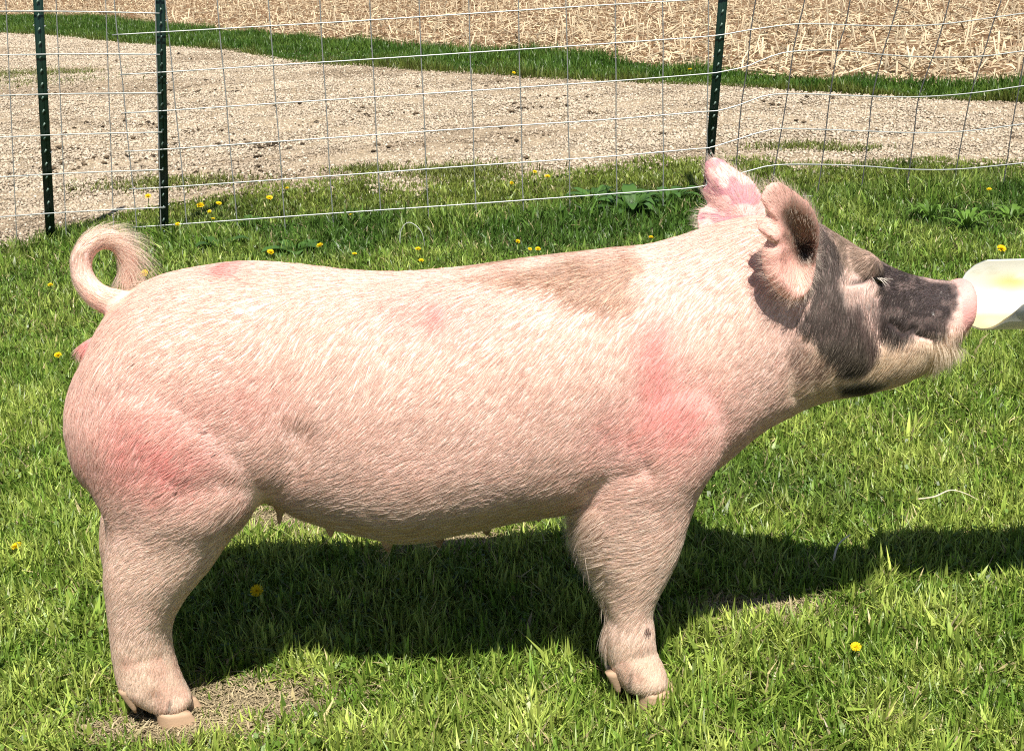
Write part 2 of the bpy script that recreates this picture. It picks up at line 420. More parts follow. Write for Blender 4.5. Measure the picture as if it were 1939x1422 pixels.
# which vertices belong to ears / tail / teats (keep them crisp)
is_ear = np.zeros(nv, bool)
cand = np.where((V[:, 0] > prof(1300, 400)[0]) & (V[:, 0] < prof(1575, 400)[0] + .03) & (V[:, 2] > prof(1500, 620)[2]))[0]
for i in cand:
    if kd.find(V[i])[2] < .0065: is_ear[i] = True
pxd, pyd = project(V)
keep = is_ear | (pxd < 192) & (pyd > 638) & (pyd < 676) & (np.abs(V[:, 1] - YC) < .03) | (pxd < 262) & (V[:, 2] > prof(200, 600)[2]) & (np.abs(V[:, 1] - YC - .02) < .06)
for tp_ in teat_P: keep |= np.linalg.norm(V - tp_, axis=1) < .019
ssm = np.where(keep, .06, .6)[:, None]
for it in range(44):
    V += ssm * lap(V); V += -ssm * 1.02 * .88 * lap(V) if it % 2 else 0
def normals(V):
    body_me.vertices.foreach_set('co', np.ascontiguousarray(V, np.float32).ravel()); body_me.update()
    N = np.empty(nv * 3, np.float32); body_me.vertices.foreach_get('normal', N); return N.reshape(-1, 3).astype(float)
N = normals(V)
def dpx(P):      # side-on design coordinates, mirrored on the far flank
    Q = np.array(P, float); Q[:, 1] = YC - np.abs(Q[:, 1] - YC); return project(Q)
def poly_dist(x, y, pts, closed=False):
    d = np.full(len(x), 1e9); pts = list(pts) + ([pts[0]] if closed else [])
    for (x0, y0), (x1, y1) in zip(pts[:-1], pts[1:]):
        dx, dy = x1 - x0, y1 - y0; t = np.clip(((x - x0) * dx + (y - y0) * dy) / (dx * dx + dy * dy), 0, 1)
        d = np.minimum(d, np.hypot(x - x0 - t * dx, y - y0 - t * dy))
    return d
def inside(x, y, pts):
    r = np.zeros(len(x), bool); j = len(pts) - 1
    for i in range(len(pts)):
        xi, yi = pts[i]; xj, yj = pts[j]
        r ^= ((yi > y) != (yj > y)) & (x < (xj - xi) * (y - yi) / (yj - yi + 1e-9) + xi); j = i
    return r
def patch(x, y, pts, feather):
    d = poly_dist(x, y, pts, True); d = np.where(inside(x, y, pts), d, -d); return smooth(-feather, feather, d)
dx_, dy_ = dpx(V)
side_f = smooth(.02, .06, np.abs(V[:, 1] - YC))
D = np.zeros(nv)
for pts, wd, dep in (([(1092, 966), (1118, 940), (1165, 912), (1225, 893)], 20, .0045),
                     ([(505, 962), (480, 938), (420, 925), (350, 935)], 28, .005),
                     ([(530, 955), (548, 900), (560, 830)], 30, .005),
                     ([(1505, 750), (1512, 700), (1530, 650)], 14, .004),
                     ([(1610, 538), (1632, 535), (1652, 524), (1672, 530)], 5, .002),
                     ([(1665, 560), (1662, 610), (1668, 650)], 9, .005),
                     ([(1836, 640), (1800, 648), (1768, 642), (1738, 634)], 5, .004),
                     ([(1690, 612), (1712, 632), (1732, 622)], 6, .003),
                     ([(1812, 530), (1812, 570), (1806, 620)], 6, .003),
                     ([(215, 1262), (300, 1248)], 9, .0008), ([(1150, 1262), (1240, 1236)], 9, .0008),
                     ([(1108, 760), (1100, 830), (1096, 900)], 30, .0012), ([(300, 1000), (390, 1000)], 25, -.003)):
    D -= dep * np.exp(-(poly_dist(dx_, dy_, pts) / wd) ** 2) * (side_f if wd > 10 else 1)
D[is_ear] = 0
D += (noise3(V * 17, 1) - .5) * .0028 * (~is_ear) + (noise3(V * 75, 2) - .5) * .0006
V += N * D[:, None]
for it in range(2): V += .3 * lap(V)
N = normals(V)
body_me.polygons.foreach_set('use_smooth', np.ones(len(body_me.polygons), bool))

# ---- colours of skin and coat
def gauss(x, y, cx, cy, rx, ry, rot=0.0):
    c, s = math.cos(rot), math.sin(rot); u = (x - cx) * c + (y - cy) * s; v = -(x - cx) * s + (y - cy) * c
    return np.exp(-(u / rx) ** 2 - (v / ry) ** 2)
def mixc(C, c, f): return C + (np.asarray(c) - C) * f[:, None]
P_TAN = [(880, 524), (960, 508), (1060, 497), (1160, 488), (1212, 484), (1228, 515), (1205, 560), (1150, 588), (1080, 580), (1040, 556), (960, 545)]
P_DARK = [(1542, 425), (1572, 438), (1600, 480), (1602, 530), (1602, 560), (1632, 590), (1654, 622), (1664, 688), (1635, 704), (1590, 696), (1552, 655), (1520, 625), (1512, 605), (1540, 575)]
P_SNOUT = [(1655, 488), (1700, 508), (1760, 530), (1812, 534), (1818, 560), (1806, 600), (1785, 635), (1735, 638), (1700, 650), (1666, 640), (1658, 600), (1668, 560), (1660, 525)]
P_BROW = [(1560, 425), (1600, 450), (1668, 490), (1665, 515), (1640, 522), (1605, 520), (1592, 480)]
P_EYE = [(1594, 545), (1620, 520), (1660, 520), (1666, 555), (1662, 590), (1652, 605), (1632, 585), (1608, 572)]
P_JOWL = [(1500, 640), (1545, 655), (1580, 690), (1560, 715), (1510, 725), (1492, 690)]
P_CHIN = [(1600, 729), (1650, 719), (1688, 722), (1652, 743), (1605, 746)]
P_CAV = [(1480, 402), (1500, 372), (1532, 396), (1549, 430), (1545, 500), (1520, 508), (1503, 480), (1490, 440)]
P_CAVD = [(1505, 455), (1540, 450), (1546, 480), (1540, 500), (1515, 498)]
def dark_mask(x, y, nn):
    j = (nn - .5) * 22; j2 = (fbm(x / 9, y / 9, 77) - .5) * 26
    m = np.maximum(patch(x + j + j2, y + j - j2, P_DARK, 7) * .9, patch(x + j2 * .5, y + j * .4, P_SNOUT, 8))
    return m * (.9 + .1 * smooth(.3, .5, fbm(x / 16, y / 16, 78)))
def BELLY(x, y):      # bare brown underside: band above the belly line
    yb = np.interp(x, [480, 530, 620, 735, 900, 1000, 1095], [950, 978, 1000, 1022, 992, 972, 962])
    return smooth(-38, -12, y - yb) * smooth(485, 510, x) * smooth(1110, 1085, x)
REDF = [0]
DOTS = [(258, 684, 3), (415, 857, 3), (341, 930, 4), (1133, 475, 3), (672, 508, 3), (395, 815, 2), (1228, 1190, 7)]
def skin_col(P, ear, far):
    x, y = dpx(P); n1 = noise3(P * 22, 5); n2 = noise3(P * 70, 6); n3 = noise3(P * 220, 7)
    C = np.tile(np.array([.90, .58, .49]), (len(P), 1))
    C = mixc(C, (.90, .70, .62), n1 * .5)
    f = (.5 * gauss(x, y, 270, 845, 120, 105, .5) + .35 * gauss(x, y, 330, 890, 90, 60) + .9 * gauss(x, y, 428, 514, 32, 13) + .5 * gauss(x, y, 820, 600, 110, 50, .1) + .5 * gauss(x, y, 828, 600, 14, 18)
         + .72 * gauss(x, y, 1285, 790, 85, 85) + .5 * gauss(x, y, 1250, 690, 40, 90) + .3 * gauss(x, y, 1160, 830, 60, 60) + .35 * gauss(x, y, 1240, 650, 45, 60) + .25 * gauss(x, y, 470, 760, 90, 60))
    f = f * (.45 + .5 * n2 + .8 * fbm((x * .5 + y * .85) / 60, (x * .85 - y * .5) / 18, 88))
    C = mixc(C, (.88, .24, .24), np.clip(f * .9, 0, .75)); REDF[0] = np.clip(f, 0, 1)
    C = mixc(C, (.45, .10, .08), smooth(.83, .9, n3) * smooth(.55, .8, n1) * .5)
    C = mixc(C, (.52, .32, .21), patch(x + (n1 - .5) * 50, y + (n1 - .5) * 26, P_TAN, 20) * .85)
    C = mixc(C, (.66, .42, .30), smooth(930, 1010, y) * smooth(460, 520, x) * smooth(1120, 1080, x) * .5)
    C = mixc(C, (.94, .70, .58), smooth(980, 1080, y) * (1 - BELLY(x, y)) * .6)  # leg skin lightened in colour to offset the weak sun there
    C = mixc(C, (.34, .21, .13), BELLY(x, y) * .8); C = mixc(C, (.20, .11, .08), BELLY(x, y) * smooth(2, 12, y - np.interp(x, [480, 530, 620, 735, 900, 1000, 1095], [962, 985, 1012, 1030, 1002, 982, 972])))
    lowleg = smooth(1180, 1260, y)
    C = mixc(C, (.75, .55, .38), lowleg * .5); C = mixc(C, (.62, .25, .18), lowleg * smooth(.58, .75, noise3(P * 45, 9)) * .35)
    hd = smooth(1470, 1520, x)
    C = mixc(C, (.34, .15, .08), (gauss(x, y, 290, 1312, 16, 12) + gauss(x, y, 232, 1262, 14, 20) * .7 + gauss(x, y, 1222, 1232, 26, 5, -.3)) * .6 * (.5 + n2))
    C = mixc(C, (.10, .05, .03), np.exp(-(poly_dist(x, y, [(318, 1352), (322, 1328)]) / 3) ** 2) + np.exp(-(poly_dist(x, y, [(1192, 1305), (1196, 1275)]) / 3) ** 2) * .8)
    C = mixc(C, (.82, .62, .42), hd * smooth(620, 680, y) * .7)
    C = mixc(C, (.30, .17, .14), patch(x, y, P_JOWL, 14) * .75 * (.6 + .4 * n2))
    C = mixc(C, (.30, .21, .15), patch(x, y, P_BROW, 9) * (.75 + .25 * n2))
    C = mixc(C, (.050, .036, .034), dark_mask(x, y, n1))
    C = mixc(C, (.16, .10, .095), patch(x, y, [(1560, 600), (1640, 640), (1640, 680), (1590, 690), (1555, 640)], 15) * .5 * n2)
    C = mixc(C, (.50, .33, .29), patch(x, y, P_EYE, 12) * .6 * (.5 + .5 * n2))
    C = mixc(C, (.02, .015, .012), patch(x, y, P_CHIN, 8) * .95)
    C = mixc(C, (.03, .02, .018), np.exp(-(poly_dist(x, y, [(1612, 536), (1634, 533), (1648, 522)]) / 5) ** 2))  # eyelid crease: shade painted into the skin colour
    C = mixc(C, (.04, .025, .02), np.exp(-(poly_dist(x, y, [(1738, 634), (1768, 642), (1784, 640)]) / 3.5) ** 2))  # mouth crease darkened in the skin colour, as shade
    C = mixc(C, (.76, .38, .34), smooth(1812, 1819, x - np.maximum(0, y - 540) * .12 + (n2 - .5) * 6) * smooth(650, 620, y))
    C = mixc(C, (.85, .80, .74), smooth(.9, .97, n3) * patch(x, y, [(1680, 545), (1790, 540), (1790, 610), (1700, 620)], 10) * .8)
    if far is not None:
        C[ear & far] = (.84, .52, .48)
        m = ear & far; C[m] = mixc(C[m], (.46, .19, .24), smooth(.4, .6, n2[m]) * .8)
        m = ear & ~far
        Ce = np.tile(np.array([.84, .46, .38]), (m.sum(), 1)); px_, py_ = x[m], y[m]
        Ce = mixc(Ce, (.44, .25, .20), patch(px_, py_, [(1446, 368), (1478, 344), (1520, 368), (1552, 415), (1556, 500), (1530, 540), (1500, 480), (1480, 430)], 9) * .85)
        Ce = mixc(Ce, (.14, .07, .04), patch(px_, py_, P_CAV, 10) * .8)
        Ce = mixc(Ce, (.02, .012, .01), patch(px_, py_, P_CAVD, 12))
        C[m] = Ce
    x0, y0 = project(P)
    tl = (x0 < 192 - .4 * (y0 - 655)) & (y0 > 636) & (y0 < 680) & (np.abs(P[:, 1] - YC) < .03)
    C[tl] = (.85, .30, .30)
    C = mixc(C, (.85, .45, .36), gauss(x0, y0, 190, 570, 60, 30) * .7)
    return C
far_v = V[:, 1] > YC
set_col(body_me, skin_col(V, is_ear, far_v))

pig = empty('pig', (0, YC, 0))
tag(pig, 'pink pig with a black patched face standing in the grass, eating from a white scoop', 'pig')
def pchild(name, me, m):
    o = link(name, me, m, pig); o.location = (0, -YC, 0); return o
body_me.materials.clear()
body = pchild('body', body_me, M_skin)
bvh = BVHTree.FromPolygons([Vector(v) for v in V], [tuple(p.vertices) for p in body_me.polygons])
def hit(px, py):
    d = Vector(rays(px, py)).normalized(); r = bvh.ray_cast(Vector((0, 0, HC)), d); return np.array(r[0]), np.array(r[1])

# ---- coat of hair
ctl = np.array([  # px, py, dx, dy of the lie of the hair (side view, towards the tip)
 (300, 560, -.9, .55), (420, 520, -1, .25), (200, 640, -.5, 1), (160, 760, -.15, 1), (300, 700, -1, .55), (400, 640, -1, .5), (250, 850, -.5, .8), (420, 800, -1, .4), (400, 900, -1, .35), (300, 960, -1, .4),
 (480, 900, -.9, .6), (540, 800, -.6, 1), (560, 650, -.5, 1), (640, 560, -.6, .8), (700, 700, -.5, 1), (850, 600, -.6, .9), (850, 780, -.7, .7), (800, 900, -1, .35), (650, 900, -1, .45), (950, 940, -1, .2),
 (720, 990, -1, .15), (1000, 700, -.6, .9), (1000, 540, -.8, .6), (1060, 850, -.7, .7), (1150, 650, -.5, .9), (1280, 600, -.5, .9), (1250, 760, -.5, .9), (1200, 850, -.9, .5), (1380, 500, -.8, .7), (1440, 600, -.7, .9),
 (1440, 720, -.8, .7), (1340, 840, -.8, .6), (1200, 940, -1, .15), (1200, 1040, -1, .2), (1190, 1110, -.8, .7), (1190, 1220, -.3, 1), (1130, 1000, -.8, .6), (300, 1060, -1, .45), (400, 1000, -1, .5), (280, 1140, -.8, .8),
 (270, 1230, -.4, 1), (290, 1300, -.2, 1), (1560, 480, -.2, 1), (1560, 620, -.3, 1), (1600, 680, -.5, 1), (1650, 640, .1, 1), (1640, 580, .2, 1), (1620, 470, -.6, .6), (1720, 580, -.6, .7), (1700, 530, -1, .1), (1780, 560, -1, .2),
 (1700, 680, -.7, .8), (1780, 660, -.2, 1), (1600, 730, -1, .3), (1520, 690, -.6, .8), (1820, 640, .1, 1)], float)
def flow(x, y):
    num = np.zeros((len(x), 2)); den = np.zeros(len(x))
    for cx, cy, ux, uy in ctl:
        L = math.hypot(ux, uy); w_ = 1 / ((x - cx) ** 2 + (y - cy) ** 2 + 400.) ** 1.3
        num[:, 0] += w_ * ux / L; num[:, 1] += w_ * uy / L; den += w_
    return num / np.linalg.norm(num, axis=1)[:, None]
body_me.calc_loop_triangles()
nt_ = len(body_me.loop_triangles)
T = np.empty(nt_ * 3, np.int32); body_me.loop_triangles.foreach_get('vertices', T); T = T.reshape(-1, 3)
tc_ = V[T].mean(1); ta = .5 * np.linalg.norm(np.cross(V[T[:, 1]] - V[T[:, 0]], V[T[:, 2]] - V[T[:, 0]]), axis=1)
tx, ty = dpx(tc_)
ear_t = is_ear[T].any(1)
tail_t = (tc_[:, 0] < prof(262, 500)[0]) & (tc_[:, 2] > prof(200, 592)[2]) & (np.abs(tc_[:, 1] - YC - .02) < .07)
face_near = smooth(.3, -.25, (N[T].mean(1))[:, 1])
wt = ta * (.35 + .65 * face_near) * (1 + .8 * smooth(1480, 1560, tx)) * np.where(ear_t, 1.3, 1) * np.where(tail_t, .8, 1)
wt *= 1 - .93 * smooth(1810, 1818, tx - np.maximum(0, ty - 540) * .12) * smooth(635, 615, ty)
wt *= np.where(ear_t, .38, 1) * (1 - .85 * BELLY(tx, ty)) * np.where((tx > 1770) & (ty > 610), .5, 1)
def sample(n):
    t = R.choice(nt_, n, p=wt / wt.sum()); a = R.random((n, 2)); m = a.sum(1) > 1; a[m] = 1 - a[m]
    b0 = 1 - a.sum(1); P = V[T[t, 0]] * b0[:, None] + V[T[t, 1]] * a[:, :1] + V[T[t, 2]] * a[:, 1:]
    Nn = N[T[t, 0]] * b0[:, None] + N[T[t, 1]] * a[:, :1] + N[T[t, 2]] * a[:, 1:]
    return P, Nn / np.linalg.norm(Nn, axis=1)[:, None], ear_t[t], tail_t[t]
NCL, NH = 110000, 340000
Pc, _, _, _ = sample(NCL)
kc = KDTree(NCL)
for i in range(NCL): kc.insert(Pc[i], i)
kc.balance()
P, Nn, he, ht = sample(NH)
cl = np.fromiter((kc.find(p)[1] for p in P.tolist()), int, NH)
x, y = dpx(P); fl = flow(x, y)
d3 = np.stack([fl[:, 0], np.zeros(NH), -fl[:, 1]], -1)
# ears: hair fans out from the ear's middle; tail: along the tail and out
ce_n = prof(1520, 470, .10); ce_f = prof(1410, 420, -.12)
far_h = P[:, 1] > YC
rad = P - np.where(far_h[:, None], ce_f, ce_n); rad[:, 1] *= .3
rad /= np.linalg.norm(rad, axis=1)[:, None] + 1e-9
d3[he] = rad[he] + np.array([0, 0, .15])
if ht.any():
    kt = KDTree(len(tail_P))
    for i, p in enumerate(tail_P): kt.insert(p, i)
    kt.balance()
    ti = np.array([kt.find(p)[1] for p in P[ht].tolist()])
    tg = np.gradient(tail_P, axis=0); tg /= np.linalg.norm(tg, axis=1)[:, None]
    d3[ht] = tg[ti] + np.array([.15, 0, 0])
    tfrac = ti / len(tail_P)
cj = R.normal(0, 1, (NCL, 3)); cb = R.random(NCL)
d3 = d3 + .08 * cj[cl] + .05 * R.normal(0, 1, (NH, 3)) + .28 * np.stack([noise3(P * 30, 31) - .5, 0 * x, noise3(P * 30, 32) - .5], -1)
d3 -= Nn * (d3 * Nn).sum(1)[:, None]
d3 /= np.linalg.norm(d3, axis=1)[:, None] + 1e-9
Lh = np.full(NH, .021) * (1 + .15 * R.normal(0, 1, NH)).clip(.4, 1.5)
Lh *= 1 + .45 * smooth(850, 960, y) * (x > 440) * (x < 1120)
Lh *= np.where(x > 1480, .75 - .35 * smooth(1640, 1700, x) * smooth(640, 610, y), 1)
Lh *= 1 - .45 * smooth(1170, 1280, y)
Lh *= 1 - .5 * smooth(1700, 1800, x) * smooth(640, 600, y)
rearf = ((x > 1085) & (x < 1150) & (y > 960) & (y < 1240))
Lh[rearf] *= 2.0
lift = .05 + .09 * R.random(NH)
lift[rearf] += .18
chin = (x > 1770) & (y > 610); Lh[chin] *= 1.9; lift[chin] += .6 * R.random(chin.sum())
jaw = (x > 1560) & (y > 640); lift[jaw] += .12; Lh[jaw] *= 1.1
lift[he] = .22 + .25 * R.random(he.sum()); Lh[he] = .010 + .014 * R.random(he.sum())
if ht.any():
    Lt = .012 + .012 * R.random(ht.sum()) + .055 * smooth(.4, .75, tfrac) * R.random(ht.sum())
    Lh[ht] = Lt; lift[ht] = .15 + .45 * smooth(.45, .7, tfrac)
wid = np.where(he, .00016, np.where(ht, .0002, .00027)) * (.7 + .6 * R.random(NH))
dr = d3 + Nn * lift[:, None]; dr /= np.linalg.norm(dr, axis=1)[:, None]
tip_cl = (Pc[cl] - P); tip_cl -= Nn * (tip_cl * Nn).sum(1)[:, None]
tip_cl *= np.where(he | ht, .3, .65)[:, None]
tl_ = np.linalg.norm(tip_cl, axis=1); tip_cl *= np.minimum(1, .004 / (tl_ + 1e-9))[:, None]
p0 = P - Nn * .0006
bend = np.where(he | ht, .15, .25) + 0 * tl_
p1 = P + dr * (Lh * .33)[:, None] + tip_cl * .45
p2 = P + dr * (Lh * .68)[:, None] + tip_cl * .8 - Nn * (Lh * .06)[:, None]
p3 = P + dr * Lh[:, None] + tip_cl - Nn * (Lh * bend * .6 * (~ht & ~he))[:, None] - np.array([0, 0, 1]) * (Lh * .25 * ht)[:, None]
sd = np.cross(dr, Nn); sd /= np.linalg.norm(sd, axis=1)[:, None] + 1e-9
ro = R.normal(0, .55, NH); sd = sd * np.cos(ro)[:, None] + Nn * np.sin(ro)[:, None]
sw = sd * wid[:, None]
VH = np.stack([p0 - sw, p0 + sw, p1 - sw * .9, p1 + sw * .9, p2 - sw * .6, p2 + sw * .6, p3], 1).reshape(-1, 3)
i0 = np.arange(NH) * 7
q = np.concatenate([np.stack([i0, i0 + 1, i0 + 3, i0 + 2], -1), np.stack([i0 + 2, i0 + 3, i0 + 5, i0 + 4], -1)])
t3 = np.stack([i0 + 4, i0 + 5, i0 + 6], -1)
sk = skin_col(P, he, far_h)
n1 = noise3(P * 22, 5); n2 = noise3(P * 90, 8)
dm = dark_mask(x, y, n1)
cream = np.array([.97, .79, .67])
hc = np.tile(cream, (NH, 1))
hc = mixc(hc, (.95, .81, .71), smooth(640, 480, y) * (x < 1550) * .7)
hc = mixc(hc, (.95, .82, .56), smooth(1500, 1560, x) * smooth(610, 680, y) * .7)
hc = mixc(hc, (.97, .90, .68), smooth(1700, 1780, x) * smooth(610, 640, y) * .7)
hc = mixc(hc, (.98, .86, .72), smooth(880, 1000, y) * (~he) * .9)  # paler hair low down: brightness the sun lacks there, added by colour
hc = hc + (sk - hc) * (.36 + .16 * REDF[0])[:, None]
for cx_, cy_, rr_ in DOTS: hc = mixc(hc, (.08, .03, .02), (np.hypot(x - cx_, y - cy_) < rr_) * .9)
tanf = patch(x + (n1 - .5) * 50, y + (n1 - .5) * 26, P_TAN, 20)
hc = mixc(hc, (.46, .28, .18), tanf * np.where(R.random(NH) < .6, .8, .25) * (.5 + .5 * smooth(.3, .6, fbm(x / 50, y / 22, 44))))
hc = mixc(hc, (.035, .027, .024), dm * np.where(R.random(NH) < .92, .95, .45))
hc = mixc(hc, (.30, .21, .14), patch(x, y, P_BROW, 9) * .6)
hc = mixc(hc, (.02, .015, .012), patch(x, y, P_CHIN, 8) * .85)
hc = mixc(hc, (.30, .18, .14), patch(x + (n1 - .5) * 30, y, P_JOWL, 14) * (R.random(NH) < .65) * .8)
btw = patch(x, y, [(1600, 565), (1668, 560), (1672, 650), (1655, 690), (1630, 620)], 8)
hc = mixc(hc, (.26, .18, .16), btw * (R.random(NH) < .75) * .85)
hc = mixc(hc, (.60, .49, .43), patch(x, y, P_EYE, 14) * (R.random(NH) < .5))
hc = mixc(hc, (.90, .80, .66), he * .85 * R.random(NH))
hc = mixc(hc, (.93, .82, .66), ht * .5)
hc *= (.86 + .24 * cb[cl])[:, None] * (.88 + .2 * R.random(NH))[:, None]
coat = pchild('coat', mesh_np('coat', VH, [q, t3], np.repeat(hc, 7, 0)), M_hair)

# ---- eye, hooves, lashes
p, n_ = hit(1660, 529)
E_ = MB()
c = p + n_ * .001; k = 16; rr = []
for t in np.linspace(.05, .95, 10):
    th = math.pi * t; an = np.arange(k) * 2 * np.pi / k
    rr.append(np.stack([c[0] + .0095 * -math.cos(th) * np.ones(k), c[1] + .0055 * math.sin(th) * np.cos(an), c[2] - .004 * -math.cos(th) + .0048 * math.sin(th) * np.sin(an)], -1))
E_.loft(rr); pchild('eye', E_.mesh('eye', True, False), M_eye)
c2 = c.copy(); c2[1] = 2 * YC - c[1]
E_ = MB(); E_.loft([np.stack([r_[:, 0], 2 * YC - r_[:, 1], r_[:, 2]], -1)[::-1] for r_ in rr]); pchild('eye', E_.mesh('eye', True, False), M_eye)
LM = MB()
for k_ in range(12):
    a_ = R.random(); b0 = c + np.array([-.012 + .022 * a_, -.004, .006 - .006 * a_])
    dv = np.array([.3 + .5 * R.random(), -.6, .35 - .9 * R.random()]); dv /= np.linalg.norm(dv); L = .008 + .008 * R.random()
    LM.tube([b0, b0 + dv * L * .5, b0 + dv * L + np.array([0, 0, -.002])], [.0004, .0003, .0001], 4)
pchild('eyelashes', LM.mesh('eyelashes', False, False), mat('lash', (.8, .72, .62), rough=.5))

def hoof(cx, cy, z1, ln, wd, name='hoof', tilt=.15, z0=-.004, fwd=.008):
    h = MB(); k = 20; an = np.arange(k) * 2 * np.pi / k; rr = []
    for t in np.linspace(0, 1, 7):
        z = z1 + (z0 - z1) * t; s = .86 + .2 * t
        xx = np.cos(an); yy = np.sin(an)
        pt_ = 1 + .28 * np.clip(xx, 0, 1) ** 2
        rr.append(np.stack([cx + fwd * t + ln * s * xx * pt_, cy + wd * s * yy * (1 - .35 * np.clip(xx, 0, 1)), z + tilt * ln * -xx * (1 - t)], -1))
    h.loft(rr); return pchild(name, h.mesh(name, True, False), M_hoof)
for (pxa, pya, off, s_) in ((316, 1350, .11, 1), (1216, 1308, .11, 1), (268, 1214, -.11, 1), (1190, 1176, -.11, 1)):
    gpt = prof(pxa, pya, off)
    for dy in (-.019, .019):
        hoof(gpt[0] + .013, gpt[1] + dy * 1.05, .031, .0275, .0175)
def claw(px, py, off):
    p = prof(px, py, off); h = MB(); k = 14; an = np.arange(k) * 2 * np.pi / k; rr = []
    for t in np.linspace(0, 1, 6):
        r_ = .0118 * (1 - t ** 1.5 * .85)
        rr.append(np.stack([p[0] + .010 * t + r_ * np.cos(an), p[1] + r_ * .6 * np.sin(an), np.full(k, p[2] + .016 - .042 * t)], -1))
    h.loft(rr); pchild('dewclaw', h.mesh('dewclaw', True, False), M_claw)
claw(240, 1322, .138); claw(246, 1316, .085); claw(1160, 1288, .128); claw(1160, 1278, .085)

# ------------------------------------------------------------------ scoop held out to the pig
def scoop():
    o0 = np.array(prof(1900, 560)); root = empty('feed_scoop', tuple(o0))
    p_l, p_r = prof(1850, 524), prof(2330, 512)
    ax = (p_r - p_l); ax[1] = 0; L = np.linalg.norm(ax); ax /= L; up = np.array([-ax[2], 0, ax[0]]); yv = np.array([0, 1.0, 0])
    rad_ = .080; m = 90; deg = np.linspace(-184, -2, m); th = np.radians(deg)      # 0 = towards the camera, -90 = lowest
    key = np.array([(-184, 1905), (-178, 1882), (-170, 1866), (-155, 1850), (-135, 1840), (-115, 1838), (-100, 1848), (-88, 1856), (-65, 1864), (-40, 1878), (-18, 1902), (-8, 1926), (-2, 1968)], float)
    s0 = (np.interp(deg, key[:, 0], key[:, 1]) - 1850) / (2330 - 1850) * L
    n = 40; rings_ = []
    for i in range(n):
        t = i / (n - 1); s_ = s0 + (L - s0) * t; seg = []
        for r_ in (rad_, rad_ - .0025):
            seg.append(p_l + s_[:, None] * ax + r_ * (-np.cos(th))[:, None] * yv + r_ * np.sin(th)[:, None] * up)
        rings_.append(np.concatenate([seg[0], seg[1][::-1]]))
    h = MB(); h.loft(rings_)
    Vv = h.V[0]; nr = n * 2 * m
    inner = np.zeros(len(Vv), bool); inner[:nr] = (np.arange(nr) % (2 * m)) >= m
    col = np.tile(np.array([.56, .585, .63]), (len(Vv), 1))  # outer wall greyer than the inside: its shade is put into the colour
    x, y = project(Vv); nn = noise3(Vv * 45, 21); n2 = noise3(Vv * 130, 22)
    f = np.clip(smooth(.42, .6, nn) * np.exp(-((x - 1915) / 42) ** 2 - ((y - 534) / 15) ** 2) + smooth(586, 600, y) * .9 * (.5 + .6 * nn), 0, 1)
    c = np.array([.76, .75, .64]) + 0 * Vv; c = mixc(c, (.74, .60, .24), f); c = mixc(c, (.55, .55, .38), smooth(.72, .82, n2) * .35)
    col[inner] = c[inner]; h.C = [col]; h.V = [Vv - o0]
    # the fans that loft() adds would close the trough: keep only the wall
    h.Ft = []
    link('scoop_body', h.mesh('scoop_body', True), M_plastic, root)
    pe = p_l + ax * L; e = MB(); arc = [pe + rad_ * (-math.cos(a_)) * yv + rad_ * math.sin(a_) * up for a_ in np.radians(np.linspace(-184, -2, 40))]
    e.loft([np.array(arc), np.array(arc) + ax * .003], (.7, .72, .75)); e.V = [v - o0 for v in e.V]; link('end_wall', e.mesh('end_wall', False), M_plastic, root)
    hd = MB(); pe = pe - up * .02; hd.tube([pe, pe + ax * .06 + up * .004, pe + ax * .14 + up * .012], [.015, .014, .017], 16, (.8, .81, .82))
    hd.V = [v - o0 for v in hd.V]; link('handle', hd.mesh('handle', True), M_plastic, root)
    tag(root, 'white plastic feed scoop with yellow meal stuck inside, held at the pig snout', 'scoop')
scoop()

